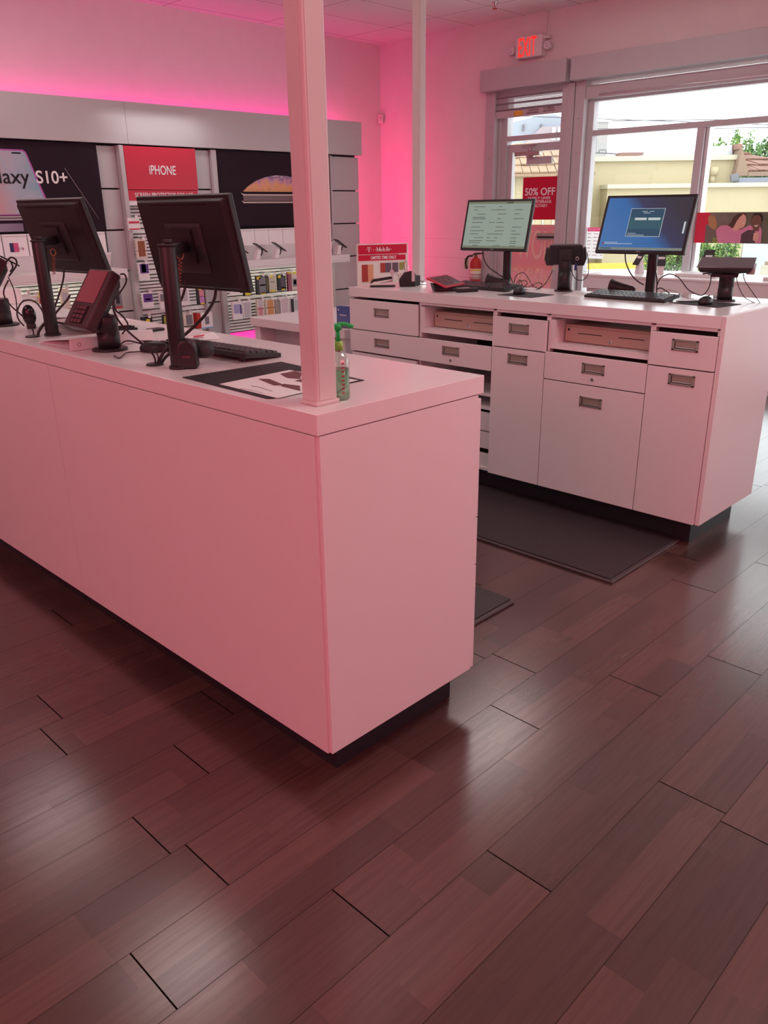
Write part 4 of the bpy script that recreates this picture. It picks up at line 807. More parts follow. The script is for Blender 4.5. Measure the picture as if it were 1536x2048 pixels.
MB().box(-.012, -.0115, .034, .012, -.0095, .038).build('scanner_button', mat('reddish_plastic', (.16,.04,.05), .4), t, local=True)
MB().lathe((.020, .045, .045), [(.022, 0), (.026, .03), (.024, .05)], (.7,.7,0), 18).build('scanner_head', blk2, t, local=True)
t = thing('barcode_scanner', 'glossy black oval scanner resting on cables at the far left', 'scanner', (1.335, 3.30, 1.0505), -.75)
MB().sphere((0, 0, .052), .027, .018, .042, rot=None).build('scanner_body', blkg, t, local=True)
MB().box(-.014, -.012, 0, .018, .012, .02).build('scanner_foot', blk, t, bevel=.004, local=True)

# card terminals
def stand(t, x, y, r, h, plate=.058, zj=.5):
    MB().lathe((x, y, 1.0505), [(plate, 0), (plate, .006), (plate*.92, .008)], seg=28).build('base_plate', blk, t)
    MB().lathe((x, y, 1.0585), [(r*1.02, 0), (r*1.02, h*zj-.002), (r*.96, h*zj-.001), (r*.96, h*zj+.002), (r, h*zj+.003), (r, h-.006), (r*.9, h)], seg=28).build('pedestal', blk, t)
t = thing('card_terminal', 'tilted card terminal on the left counter with a pink reflection painted on its screen', 'card terminal', (1.285, 2.557, 1.0505))
stand(t, 1.285, 2.557, .036, .105)
X, Zt, Nn = basis(-1.566, .60); Fd = -Nn; c = Vector((1.262, 2.615, 1.226))
w_, h_ = .200, .212; c = Vector((1.254, 2.608, 1.221))
b = MB(); b.ob(c-Fd*.020, X, Zt, Fd, w_/2*.80, h_/2, .020); b.build('terminal_body', mat('wine_black_plastic', (.055,.022,.028), .35), t, bevel=.008, seg=3)
MB().ob(c-Fd*.048, X, Zt, -Fd, w_/2*.76, h_/2*.92, .012, taper=.8).build('terminal_back', blk, t, bevel=.005)
MB().ob(c+Fd*.0008+Zt*.040, X, Zt, Fd, w_/2*.62, .058, .0008).build('terminal_screen', mat('painted_pink_reflection', (.30,.085,.11), .25, coat=.3), t)  # pink reflection put into the screen's base colour
kp = MB().ob(c+Fd*.0008-Zt*.062+X*.0, X, Zt, Fd, w_/2*.42, .032, .0008).build('keypad', dark, t)
b = MB()
for r in range(4):
    for k in range(3): b.ob(c+Fd*.0024-Zt*(.038+r*.016)+X*(k-1)*.024, X, Zt, Fd, .010, .0058, .0014)
b.build('keypad_keys', mat('wine_key', (.12,.035,.045), .4), kp)
MB().tube([c-Fd*.055, c-Fd*.075-Zt*.03, Vector((1.285, 2.557, 1.16))], .016, smooth=4).build('tilt_arm', blk, t)
t = thing('card_terminal', 'card terminal cut off by the left edge of the photo', 'card terminal', (1.30, 3.50, 1.0505))
stand(t, 1.303, 3.495, .036, .100, plate=.062)
X, Zt, Nn = basis(-1.566, .60); Fd = -Nn; c = Vector((1.262, 3.545, 1.235))
MB().ob(c-Fd*.020, X, Zt, Fd, .080, .106, .020).build('terminal_body', mat('wine_black_plastic', (1,1,1)), t, bevel=.008)
MB().ob(c-Fd*.048, X, Zt, -Fd, .076, .098, .012, taper=.8).build('terminal_back', blk, t, bevel=.005)
MB().ob(c+Fd*.0008+Zt*.040, X, Zt, Fd, .06, .058, .0008).build('terminal_screen', blkg, t)
t = thing('card_terminal', 'upright card terminal seen from behind between the two monitors', 'card terminal', (3.92, 2.47, 1.0505))
stand(t, 3.918, 2.470, .035, .150, plate=.050, zj=.62)
X, Zt, Nn = basis(-1.02, -.25); c = Vector((3.925, 2.475, 1.243))
MB().ob(c, X, Zt, Nn, .088, .055, .022, taper=.9).build('terminal_body', blk, t, bevel=.008)
for s_ in (-1, 1): MB().prism([c+X*s_*.075+Zt*.030-Nn*.02, c+X*s_*.104+Zt*.038-Nn*.02, c+X*s_*.112-Zt*.02-Nn*.02, c+X*s_*.100-Zt*.058-Nn*.02, c+X*s_*.06-Zt*.058-Nn*.02], Nn*.03).build('side_wing', blk2, t, bevel=.004)
MB().ob(c-Nn*.028-Zt*.004, X, Zt, Nn, .036, .040, .010).build('rear_cover', blk2, t, bevel=.005)
MB().ob(c-Nn*.01-X*.055-Zt*.068, X, Zt, Nn, .010, .014, .004).build('chip_label', mat('pale_label', (.55,.52,.48), .5), t)
t = thing('card_terminal', 'flat-lying card terminal on a black pedestal at the right end', 'card terminal', (3.957, 1.6, 1.0505))
stand(t, 3.955, 1.600, .034, .128, plate=.050, zj=.42)
X, Zt, Nn = basis(-1.25, 1.38); c = Vector((3.957, 1.612, 1.208))
MB().ob(c+Vector((0,0,.002)), X, Zt, Vector((0,0,1)), .108, .080, .012, taper=1.10).build('terminal_body', blk, t, bevel=.006)
MB().ob(c+Vector((0,0,.017)), X, Zt, -Nn, .124, .092, .003).build('terminal_face', mat('grey_glossy_screen', (.10,.10,.11), .08), t, bevel=.002)
MB().ob(c+X*.112-Zt*.02+Vector((0,0,-.004)), X, Zt, Vector((0,0,1)), .018, .05, .014).build('card_slot', mat('pale_grey_plastic', (.35,.34,.34), .4), t, bevel=.004)
MB().ob(c+Vector((0,0,-.030)), X, Zt, Vector((0,0,1)), .06, .05, .008).build('swivel_joint', blk2, t, bevel=.004)
t = thing('key_tag', 'blue key tag on a steel ring hanging behind the upright card terminal', 'key tag', [(3.916,2.414,1.225)][0])
q = [Vector(p_)+Vector((-.045,-.045,0)) for p_ in [(3.916,2.414,1.225),(3.913,2.419,1.189),(3.917,2.412,1.158)]]
MB().tube([q[0]+Vector((.7,-.7,0))*.008*math.cos(k*PI/8)+Vector((0,0,.008*math.sin(k*PI/8))) for k in range(17)], .0012, smooth=0).build('ring', chrome, t)
MB().ob(q[1]+Vector((0,0,-.006)), (.7,-.7,0), (.7,.7,0), (0,0,1), .006, .002, .018).build('blue_tag', mat('navy_tag', (.02,.03,.18), .4), t, bevel=.001)

# red tablet, hand device, stapler, tape dispenser, keys
t = thing('tablet', 'red framed tablet propped on a black stand near the stapler', 'tablet', (3.53, 2.99, 1.0505))
X, Zt, Nn = basis(.227, 1.211); c = Vector((3.532, 2.986, 1.103)); up = -Nn if Nn.z < 0 else Nn
MB().ob(c, X, Zt, Nn, .1195, .0635, .005).build('tablet_frame', mat('red_plastic', (.55,.02,.06), .35), t, bevel=.003)
MB().ob(c+up*.0056, X, Zt, Nn, .106, .053, .0006).build('tablet_screen', mat('maroon_dark_screen', (.10,.035,.045), .25), t)
b = MB()
for k in range(9): b.ob(c+up*.0066+X*(-.08+.02*k)+Zt*(.03*math.sin(k*2.1)), X, Zt, Nn, .007, .006, .0003)
b.build('screen_icons', mat('icon_grey', (.02,.015,.02), .4), t)
MB().prism([(3.46,3.00,1.0505),(3.56,2.93,1.0505),(3.57,2.94,1.085),(3.45,3.01,1.095)], (.03,.05,0)).build('tablet_stand', blk, t, bevel=.006)
t = thing('label_gun', 'small black handheld device with a pale top lying in front of the tablet', 'hand device', (3.55, 2.86, 1.0505), -.35)
MB().box(-.055, -.018, 0, .075, .018, .020).build('device_body', blk, t, bevel=.006, local=True); MB().box(-.045, -.014, .020, .02, .014, .024).build('device_label', mat('pale_grey_plastic', (1,1,1)), t, bevel=.001, local=True)
t = thing('stapler', 'black stapler open beside the tape dispenser at the far end of the right counter', 'stapler', (3.50, 3.45, 1.0505), -.75)
MB().box(-.075, -.016, 0, .075, .016, .010).build('stapler_base', blk, t, bevel=.004, local=True)
MB().prism([(-.075, -.014, .018), (-.06, -.014, .044), (.055, -.014, .060), (.062, -.014, .045), (-.05, -.014, .030)], (0, .028, 0)).build('stapler_arm', blk, t, bevel=.004, local=True)
MB().prism([(-.02, -.010, .022), (.06, -.010, .040), (.06, -.010, .030), (-.02, -.010, .014)], (0, .020, 0)).build('staple_channel', chrome, t, local=True)
MB().box(.055, -.014, .040, .068, .014, .068).build('steel_end', alub, t, bevel=.003, local=True)
t = thing('tape_dispenser', 'black tape dispenser with silver bands beside the stapler', 'tape dispenser', (3.613, 3.350, 1.0505), -.75)
b = MB(); b.prism([(-.050, -.025, 0), (.045, -.025, 0), (.045, -.025, .075), (.02, -.025, .088), (-.02, -.025, .080), (-.052, -.025, .040)], (0, .05, 0)); b.build('dispenser_body', blk, t, bevel=.005, local=True)
MB().box(.020, -.027, .030, .040, .027, .090).build('silver_band', alub, t, bevel=.002, local=True)
MB().tube([(-.055, -.01, .06), (-.09, -.01, .088)], .003, smooth=0).box(-.105, -.02, .070, -.085, 0, .095).build('cutter_blade', alub, t, local=True)
tag(MB().box(3.665, 3.345, 1.0505, 3.72, 3.40, 1.108).build('pen_cup', blk2, bevel=.004), 'squat black holder between the tape dispenser and the power pole', 'holder')
t = thing('key_bunch', 'bunch of silver keys and clips by the far power pole', 'keys', (3.74, 3.39, 1.0505))
b = MB(); random.seed(5)
for k in range(7):
    p = Vector((3.745+random.uniform(-.03,.03), 3.375+random.uniform(-.03,.03), 1.058+random.uniform(0,.018))); dr = Vector((random.uniform(-1,1), random.uniform(-1,1), random.uniform(-.2,.4))).normalized()
    b.ob(p, dr, dr.orthogonal(), dr.cross(dr.orthogonal()), .018, .006, .0012)
b.build('keys', chrome, t); MB().tube([Vector((3.745, 3.375, 1.062))+Vector((.018*math.cos(k*PI/6), .018*math.sin(k*PI/6), .004*math.sin(k))) for k in range(13)], .0018, smooth=2).build('ring', alub, t)

# binder and papers on the left counter
t = thing('ring_binder', 'white ring binder lying beneath the card terminal pedestal', 'binder', (1.33, 2.74, 1.0505))
MB().box(1.180, 2.628, 1.0507, 1.490, 2.870, 1.053).build('back_cover', lam, t, bevel=.0008)
MB().prism([(1.180, 2.628, 1.088), (1.490, 2.628, 1.088), (1.490, 2.870, 1.062), (1.180, 2.870, 1.062)], (0,0,.0022)).build('front_cover', lam, t, bevel=.0008)
MB().box(1.180, 2.6255, 1.0507, 1.490, 2.6285, 1.090).build('spine', lam, t, bevel=.001)
b = MB()
for k in range(5): b.prism([(1.190+.006*k, 2.64, 1.056+.005*k), (1.48, 2.64, 1.056+.005*k), (1.48, 2.88-.01*k, 1.0545+.0012*k), (1.182+.006*k, 2.885-.012*k, 1.0545+.0012*k)], (0,0,.0012))
b.build('pages', paper, t)
MB().lathe((1.212, 2.6257, 1.070), [(.007, 0), (.007, .0008), (.005, .0008), (.005, .0)], (0,-1,0), 16).build('spine_ring', mat('spine_mark', (.35,.22,.24), .4), t)
t = thing('paper_stack', 'fanned stack of papers under the tilted card terminal', 'papers', (1.42, 3.02, 1.085))
b = MB()
for k in range(5): b.prism([(1.40-.008*k, 2.86+.02*k, 1.0842+.0015*k), (1.58, 2.84+.02*k, 1.0842+.0015*k), (1.58, 3.10+.015*k, 1.0842+.0015*k), (1.40-.008*k, 3.12+.015*k, 1.0842+.0015*k)], (0,0,.0008))
b.build('sheets', paper, t)
tag(MB().box(1.60, 2.48+.35, 1.0505, 1.66, 2.52+.35, 1.060).build('stylus_rest', blk, bevel=.003), 'small black object on the worktop behind the card terminal', 'holder')
tag(MB().box(1.54, 4.30, 1.0505, 1.72, 4.62, 1.125).build('white_carton', lam, bevel=.004), 'plain white box on the far part of the left counter', 'box')

# hand sanitiser beside the near power pole
t = thing('sanitizer_bottle', 'clear hand sanitizer bottle with green gel and a green pump behind the near power pole', 'bottle', (1.287, 1.427, 1.0505))
X0, Y0 = 1.2915, 1.4235
gel = mat('green_gel', (.42, .80, .52), .08, trans=.75, ior=1.33, var=.15)
b = MB(); b.lathe((X0, Y0, 1.0512), [(.022, 0), (.0255, .004), (.0255, .085), (.024, .098), (.018, .108), (.011, .114), (.011, .118)], seg=28); b.build('bottle_body', clear('bottle_plastic', (.86,.92,.88), .16, .05), t)
MB().lathe((X0, Y0, 1.0522), [(.020, 0), (.0235, .004), (.0235, .072)], seg=28).build('gel', gel, t)
b = MB(); b.cyl((X0, Y0, 1.168), (X0, Y0, 1.190), .0115); b.build('collar', mat('lime_plastic', (.28,.62,.10), .3), t)
b = MB(); b.cyl((X0, Y0, 1.190), (X0, Y0, 1.218), .005).cyl((X0, Y0, 1.216), (X0, Y0, 1.230), .010, .008).tube([(X0, Y0, 1.228), (X0+.012, Y0-.012, 1.229), (X0+.026, Y0-.026, 1.222)], .005, smooth=4); b.build('pump', mat('green_plastic', (.03,.60,.14), .3), t)
b = MB()
for k in range(8): b.ob((X0-.0100, Y0-.0245, 1.070+k*.010), (.95,-.2,0), (.2,.95,0), (0,0,1), .0035, .0004, .0018)
b.build('label_lettering', mat('red_ink', (.35,.03,.05), .5), t)

# grommets and cables
for (x, y, lb) in ((1.236, 2.187, 'round black cable grommet near the nearer left monitor pole'), (1.240, 3.066, 'round black cable grommet near the farther left monitor pole')):
    tag(MB().lathe((x, y, 1.0502), [(.026, 0), (.026, .003), (.022, .005)], seg=24).build('cable_grommet', blk), lb, 'grommet')
def cable(label, pts, r=.0035, m=None):
    tag(MB().tube(pts, r, seg=7, smooth=7).build('cable', m or blk), label, 'cable', 'black cables on the counters')
cable('black cable arching from the nearer grommet up to the tilted card terminal', [(1.24,2.19,1.051),(1.238,2.191,1.076),(1.219,2.202,1.107),(1.187,2.22,1.145),(1.164,2.233,1.179),(1.153,2.239,1.213),(1.154,2.239,1.244)], .0030)
cable('black cable looping out from the top of the tilted card terminal', [(1.326,2.502,1.295),(1.339,2.495,1.292),(1.339,2.495,1.268),(1.319,2.506,1.237),(1.3,2.516,1.214),(1.302,2.515,1.182),(1.318,2.506,1.162),(1.33,2.5,1.132),(1.311,2.51,1.104)], .0028)
cable('thin black cable from the grommet across the worktop to the pedestal base', [(1.244,2.188,1.052),(1.248,2.185,1.076),(1.231,2.195,1.102),(1.185,2.221,1.124),(1.163,2.234,1.12),(1.155,2.238,1.1)], .0022)
cable('black cable from the grommet to the scanner beside the left pole', [(1.249,2.185,1.051),(1.255,2.181,1.071),(1.268,2.174,1.092),(1.282,2.166,1.106)], .0050)
cable('second black cable from the grommet behind the left pole', [(1.258,2.19,1.05),(1.27,2.183,1.067),(1.281,2.177,1.078),(1.29,2.172,1.09)], .0045)
cable('thick cable hanging from the monitor down behind the left pole', [(1.464,2.168,1.261),(1.456,2.173,1.223),(1.429,2.189,1.179),(1.394,2.211,1.142),(1.366,2.229,1.115),(1.344,2.242,1.091)], .0050)
cable('cable hanging from the monitor beside the left pole', [(1.395,2.223,1.285),(1.386,2.229,1.248),(1.374,2.237,1.219),(1.361,2.245,1.189)], .0040)
cable('small cable loop between the scanner and the keyboard', [(1.34,2.14,1.111),(1.355,2.13,1.113),(1.366,2.123,1.104),(1.364,2.124,1.085)], .0022)
cable('thin cable trailing on the worktop from the terminal base to the mouse', [(1.223,2.414,1.054),(1.217,2.364,1.054),(1.278,2.437,1.054),(1.308,2.432,1.054),(1.351,2.412,1.054),(1.39,2.428,1.054)], .0020)
cable('large loop of cable around the oval scanner at the left', [(1.353,3.229,1.034),(1.364,3.224,1.068),(1.361,3.226,1.117),(1.343,3.233,1.156),(1.317,3.243,1.167),(1.293,3.253,1.157),(1.274,3.26,1.122),(1.276,3.259,1.093),(1.29,3.254,1.069)], .0030)
cable('cable from the left terminal down past the oval scanner', [(1.299,3.354,1.238),(1.278,3.362,1.201),(1.277,3.363,1.172),(1.293,3.357,1.139),(1.319,3.347,1.106),(1.34,3.338,1.077),(1.349,3.335,1.05),(1.354,3.333,1.016)], .0030)
cable('cable looping from the back of the terminal at the left edge', [(1.341,3.456,1.301),(1.361,3.448,1.318),(1.377,3.442,1.307),(1.373,3.443,1.284),(1.343,3.455,1.246)], .0035)
cable('thin cable dropping from the left terminal to the loop', [(1.319,3.404,1.248),(1.33,3.4,1.205),(1.333,3.399,1.156),(1.33,3.4,1.117)], .0022)
cable('cable rising from the farther grommet to the pole', [(1.261,3.068,1.051),(1.267,3.065,1.069),(1.283,3.059,1.09),(1.302,3.051,1.108)], .0055)
cable('thin cable pair rising from the farther grommet', [(1.249,3.075,1.048),(1.249,3.075,1.07),(1.242,3.077,1.093)], .0025)
cable('cable hanging from the farther monitor to the keyboard', [(1.423,3.119,1.278),(1.415,3.122,1.242),(1.394,3.132,1.187),(1.376,3.14,1.146),(1.368,3.144,1.113)], .0035)
cable('cable slanting from behind the farther pole to the card terminal', [(1.293,2.981,1.128),(1.315,2.971,1.152),(1.344,2.958,1.183),(1.355,2.952,1.2)], .0040)
cable('cable hanging from the pale-screen monitor to the scanner', [(3.871,2.996,1.248),(3.875,2.99,1.204),(3.893,2.966,1.157),(3.918,2.933,1.129),(3.943,2.899,1.101)], .0035)
cable('cable running down beside the pole of the pale-screen monitor', [(3.937,2.867,1.249),(3.939,2.865,1.172),(3.947,2.854,1.116),(3.959,2.838,1.072)], .0025)
cable('tangled thin cable coils beside the pale-screen monitor pole', [(3.867,2.768,1.07),(3.873,2.758,1.119),(3.895,2.727,1.138),(3.912,2.703,1.109),(3.929,2.678,1.065),(3.948,2.65,1.054),(3.957,2.638,1.076),(3.941,2.661,1.081),(3.916,2.696,1.06),(3.891,2.733,1.065),(3.884,2.743,1.087),(3.903,2.716,1.095),(3.91,2.706,1.076),(3.888,2.737,1.048)], .0022)
cable('thin cable from the tangle up to the upright card terminal', [(3.818,2.723,1.071),(3.833,2.701,1.103),(3.849,2.676,1.055),(3.883,2.626,1.05),(3.904,2.595,1.071),(3.92,2.57,1.114),(3.931,2.554,1.162)], .0022)
cable('cable loop hanging from the right of the upright card terminal', [(3.962,2.368,1.252),(3.968,2.358,1.201),(3.969,2.356,1.141),(3.957,2.377,1.11),(3.937,2.409,1.115),(3.925,2.429,1.149),(3.921,2.435,1.188)], .0022)
cable('thin straight cable below the blue key tag', [(3.918,2.411,1.209),(3.926,2.398,1.15),(3.928,2.395,1.059)], .0018)
cable('cable hanging in a curve left of the blue-screen monitor pole', [(3.902,2.113,1.261),(3.906,2.105,1.212),(3.92,2.079,1.156),(3.936,2.048,1.122),(3.952,2.018,1.103)], .0032)
cable('cable running down right of the blue-screen monitor pole', [(3.918,1.954,1.262),(3.921,1.948,1.181),(3.926,1.938,1.133),(3.929,1.933,1.06)], .0032)
cable('long looping cable from the monitor pole to the flat card terminal', [(3.879,1.911,1.113),(3.885,1.898,1.147),(3.902,1.861,1.166),(3.92,1.821,1.148),(3.939,1.78,1.097),(3.956,1.742,1.074),(3.97,1.713,1.07),(3.98,1.692,1.105),(3.981,1.689,1.159),(3.975,1.703,1.168)], .0026)
cable('short cable behind the keyboard toward the pad', [(3.917,1.928,1.09),(3.925,1.911,1.095),(3.939,1.882,1.077),(3.947,1.865,1.062)], .0030)
cable('thin grey cable curving to the mouse at the right', [(3.791,1.853,1.08),(3.806,1.819,1.1),(3.822,1.783,1.091),(3.842,1.738,1.064),(3.857,1.705,1.06)], .0014, mat('grey_cable', (.25,.24,.25), .5))
cable('two cables from keyboard to the right pedestal', [(3.762,1.749,1.056),(3.773,1.698,1.056),(3.808,1.653,1.056),(3.87,1.608,1.056)], .0024)
cable('thin cable dropping from the flat terminal to the counter edge', [(3.941,1.524,1.185),(3.946,1.511,1.147),(3.96,1.474,1.096),(3.973,1.439,1.051),(3.977,1.428,1.036)], .0018)
cable('second thin cable from the flat terminal meeting the first at the counter edge', [(3.923,1.547,1.169),(3.931,1.529,1.118),(3.942,1.499,1.073),(3.959,1.456,1.049),(3.969,1.431,1.043)], .0018)
cable('bundled cable under the flat card terminal', [(3.9,1.698,1.173),(3.913,1.667,1.178),(3.93,1.626,1.172),(3.95,1.575,1.175),(3.97,1.526,1.185)], .0030)

# fire extinguisher
t = thing('fire_extinguisher', 'red fire extinguisher hanging on the wall left of the exit door', 'fire extinguisher', (6.75, 5.295, .72))
EX, EY = 6.738, 5.305
MB().lathe((EX, EY, .715), [(.050, 0), (.056, .012), (.056, .235), (.046, .272), (.024, .292), (.018, .300)], seg=28).build('cylinder', mat('extinguisher_red', (.50,.035,.02), .3), t)
MB().lathe((EX, EY, 1.015), [(.018, 0), (.018, .015), (.012, .025)]).build('valve', mat('brass', (1,1,1)), t)
MB().prism([(EX-.04, EY+.02, 1.035), (EX+.02, EY-.07, 1.045), (EX+.02, EY-.07, 1.060), (EX-.02, EY, 1.058)], (.015, .012, 0)).build('handle', blk, t, bevel=.002)
MB().tube([(EX-.02, EY+.02, 1.03), (EX-.05, EY+.06, 1.02), (EX-.055, EY+.085, .97), (EX-.05, EY+.075, .90)], .010, smooth=6).build('hose', blk, t)
b = MB(); b.lathe((EX, EY, .80), [(.0568, 0), (.0568, .105)], seg=28); b.build('label', mat('label_paper', (.80,.72,.66), .5), t)
MB().lathe((EX, EY, .845), [(.0574, 0), (.0574, .004)], seg=28).lathe((EX, EY, .885), [(.0574, 0), (.0574, .012)], seg=28, mi=1).build('label_bands', [blk, mat('yellow_print', (1,1,1))], t)
MB().ob((EX-.045, EY+.085, .955), (.7,-.7,0), (.7,.7,0), (0,0,1), .022, .001, .05).build('inspection_tag', mat('tag_green', (.55,.60,.35), .6), t)

# ============================================================ PRINTS ON THE GLASS
GX = 6.888
t = thing('window_poster', 'crimson poster reading 50% OFF FAMILY LINES on the exit door glass', 'poster', (GX, 4.67, 1.56))
MB().box(GX, 4.478, 1.370, GX+.003, 4.868, 1.751).build('poster_sheet', TMr, t)
b = MB(); 
for (s, px0, px1, py0, py1) in (('50% OFF', 1047, 1106, 375.5, 391), ('FAMILY LINES', 1054, 1097, 393.5, 399), ('FOR VETERANS', 1052, 1099.5, 401, 407), ('& MILITARY', 1058, 1092.5, 409, 415)):
    yl = 4.865-(px0-1043)*(4.865-4.478)/(1112-1043); yr = 4.865-(px1-1041.5)*(4.865-4.478)/(1110-1041.5); zc_ = 1.751-((py0+py1)/2-353.5)*.00436
    b.text(s, (GX-.002, (yl+yr)/2, zc_), (0,-1,0), (0,0,1), w=yl-yr, h=(py1-py0)*.00436, off=.02)
b.build('lettering', white, t)
t = thing('door_decal', 'translucent pink decal with mirrored NOW HIRING letters on the exit door glass', 'decal', (GX, 4.7, 1.0))
MB().box(GX+.004, 4.476, .30, GX+.005, 4.998, 1.325).build('film', clear('pink_film', (1,.9,.9), .03, op=.80, opc=(.50,.15,.19)), t)
fo = clear('cream_film', (1,1,.95), .03, op=.96, opc=(.95,.85,.66))
MB().text('NOW', (GX+.0015, 4.70, 1.14), (0,1,0), (0,0,1), w=.42, h=.27, off=.0).text('HIRING', (GX+.0015, 4.72, .80), (0,1,0), (0,0,1), w=.47, h=.25, off=.0).build('mirrored_lettering', fo, t)
t = thing('hours_decal', 'white opening-hours decal with mirrored STORE HOURS on a pink heading', 'decal', (GX, 4.07, 1.15))
GX2 = 6.90
MB().box(GX2, 3.955, 1.03, GX2+.001, 4.135, 1.268).build('film', clear('white_film', (1,1,1), .03, op=.75, opc=(.9,.9,.9)), t)
MB().box(GX2-.001, 3.955, 1.268, GX2+.001, 4.135, 1.302).build('heading', clear('pink_heading', (1,1,1), .03, op=.85, opc=(.85,.10,.35)), t)
b = MB(); b.text('STORE HOURS', (GX2-.003, 4.045, 1.285), (0,1,0), (0,0,1), w=.15, h=.020, off=.01, mi=1)
for k in range(7):
    b.box(GX2-.002, 4.095, 1.245-k*.031, GX2-.001, 4.125, 1.250-k*.031); b.box(GX2-.002, 4.02, 1.245-k*.031, GX2-.001, 4.065, 1.250-k*.031); b.box(GX2-.002, 3.965, 1.245-k*.031, GX2-.001, 3.985, 1.250-k*.031)
b.build('mirrored_lettering', [mat('pink_ink', (.55,.25,.35), .6), white], t)
t = thing('small_decal', 'small outlined house-shaped sticker low on the window beside the key tag', 'decal', (GX2, 4.1, .98))
b = MB(); hp = [(6.9,4.152,0.911),(6.9,4.158,0.988),(6.9,4.095,0.99),(6.9,4.034,0.956),(6.9,4.035,0.916),(6.9,4.152,0.911)]
b.tube([Vector(p_) for p_ in hp], .0015, smooth=0, seg=5).build('outline', mat('grey_ink', (.45,.45,.45), .6), t)
t = thing('window_banner', 'long printed window banner with a crimson end and two smiling women embracing', 'banner', (GX2, 2.7, 1.3))
MB().box(GX2, 2.0, 1.187, GX2+.002, 3.005, 1.425).build('photo_ground', uvgrad('park_blur', [(0, (.24,.22,.06)), (.3, (.10,.10,.05)), (.6, (.13,.12,.09)), (1, (.20,.17,.13))], 'y', 2.2, 3.0, noise=8, rough=.6), t)
MB().box(GX2-.001, 3.003, 1.186, GX2+.002, 3.112, 1.424).build('crimson_end', mat('banner_crimson', (.62,.02,.06), .5), t)
def flat(name, m, pts, dz): MB().prism([Vector(p_)-Vector((dz, 0, 0)) for p_ in pts], (-.0006, 0, 0)).build(name, m, t)
flat('white_mark', white, [(6.9,3.149,1.322),(6.9,3.136,1.322),(6.9,3.134,1.275),(6.9,3.147,1.275)], .002)
skinA = mat('printed_fair_skin', (.66,.36,.27), .6); skinB = mat('printed_dark_skin', (.16,.07,.05), .6); hairA = mat('printed_brown_hair', (.075,.035,.025), .6); hairC = mat('printed_blond_hair', (.42,.22,.10), .6)
pinkS = mat('printed_pink_shirt', (.62,.22,.34), .6); plumS = mat('printed_plum_shirt', (.085,.045,.055), .6); greyS = mat('printed_grey', (.16,.13,.11), .6)
flat('blond_child_hair', hairC, [(6.9,3.016,1.389),(6.9,2.993,1.404),(6.9,2.958,1.393),(6.9,2.936,1.354),(6.9,2.93,1.308),(6.9,2.952,1.288),(6.9,2.999,1.319)], .002)
flat('child_shirt', greyS, [(6.9,3.025,1.327),(6.9,2.992,1.335),(6.9,2.944,1.288),(6.9,2.93,1.187),(6.9,3.019,1.185)], .0015)
flat('green_sleeve', mat('printed_green', (.22,.24,.06), .6), [(6.9,2.953,1.233),(6.9,2.91,1.226),(6.9,2.884,1.187),(6.9,2.955,1.186)], .0022)
flat('dark_hair', hairA, [(6.9,2.765,1.415),(6.9,2.71,1.414),(6.9,2.697,1.38),(6.9,2.716,1.35),(6.9,2.75,1.305),(6.9,2.803,1.281),(6.9,2.856,1.308),(6.9,2.82,1.346),(6.9,2.802,1.392)], .0022)
flat('pink_shirt', pinkS, [(6.9,2.936,1.288),(6.9,2.899,1.323),(6.9,2.846,1.327),(6.9,2.78,1.289),(6.9,2.725,1.297),(6.9,2.666,1.328),(6.9,2.614,1.298),(6.9,2.586,1.321),(6.9,2.565,1.283),(6.9,2.559,1.193),(6.9,2.905,1.187)], .003)
flat('fair_face', skinA, [(6.9,2.754,1.388),(6.9,2.729,1.411),(6.9,2.707,1.396),(6.9,2.698,1.362),(6.9,2.702,1.332),(6.9,2.714,1.309),(6.9,2.741,1.301),(6.9,2.77,1.282),(6.9,2.804,1.289),(6.9,2.785,1.327),(6.9,2.773,1.358)], .0036)
flat('dark_neck', skinB, [(6.9,2.643,1.335),(6.9,2.588,1.336),(6.9,2.588,1.283),(6.9,2.635,1.283)], .004)
flat('plum_top', plumS, [(6.9,2.723,1.259),(6.9,2.676,1.29),(6.9,2.636,1.29),(6.9,2.602,1.268),(6.9,2.606,1.192),(6.9,2.721,1.19)], .0042)
flat('short_hair', mat('printed_black_hair', (.02,.013,.012), .6), [(6.9,2.661,1.38),(6.9,2.647,1.414),(6.9,2.601,1.417),(6.9,2.574,1.395),(6.9,2.565,1.358),(6.9,2.661,1.35)], .0042)
flat('dark_face', skinB, [(6.9,2.66,1.373),(6.9,2.645,1.399),(6.9,2.606,1.403),(6.9,2.584,1.38),(6.9,2.578,1.343),(6.9,2.588,1.309),(6.9,2.61,1.294),(6.9,2.639,1.309),(6.9,2.659,1.339)], .0048)
flat('fair_hand', skinA, [(6.9,2.625,1.268),(6.9,2.595,1.276),(6.9,2.58,1.253),(6.9,2.595,1.2),(6.9,2.625,1.215)], .0048)
for pts in ([(6.9,2.731,1.339),(6.9,2.708,1.347),(6.9,2.714,1.335)], [(6.9,2.634,1.324),(6.9,2.595,1.328),(6.9,2.612,1.313)]): flat('smile', mat('printed_teeth', (.75,.68,.64), .5), pts, .0054)
MB().tube([Vector(p_)-Vector((.0052,0,0)) for p_ in [(6.9,2.655,1.362),(6.9,2.627,1.358),(6.9,2.596,1.362)]], .0012, smooth=0).build('spectacles', txtm, t)

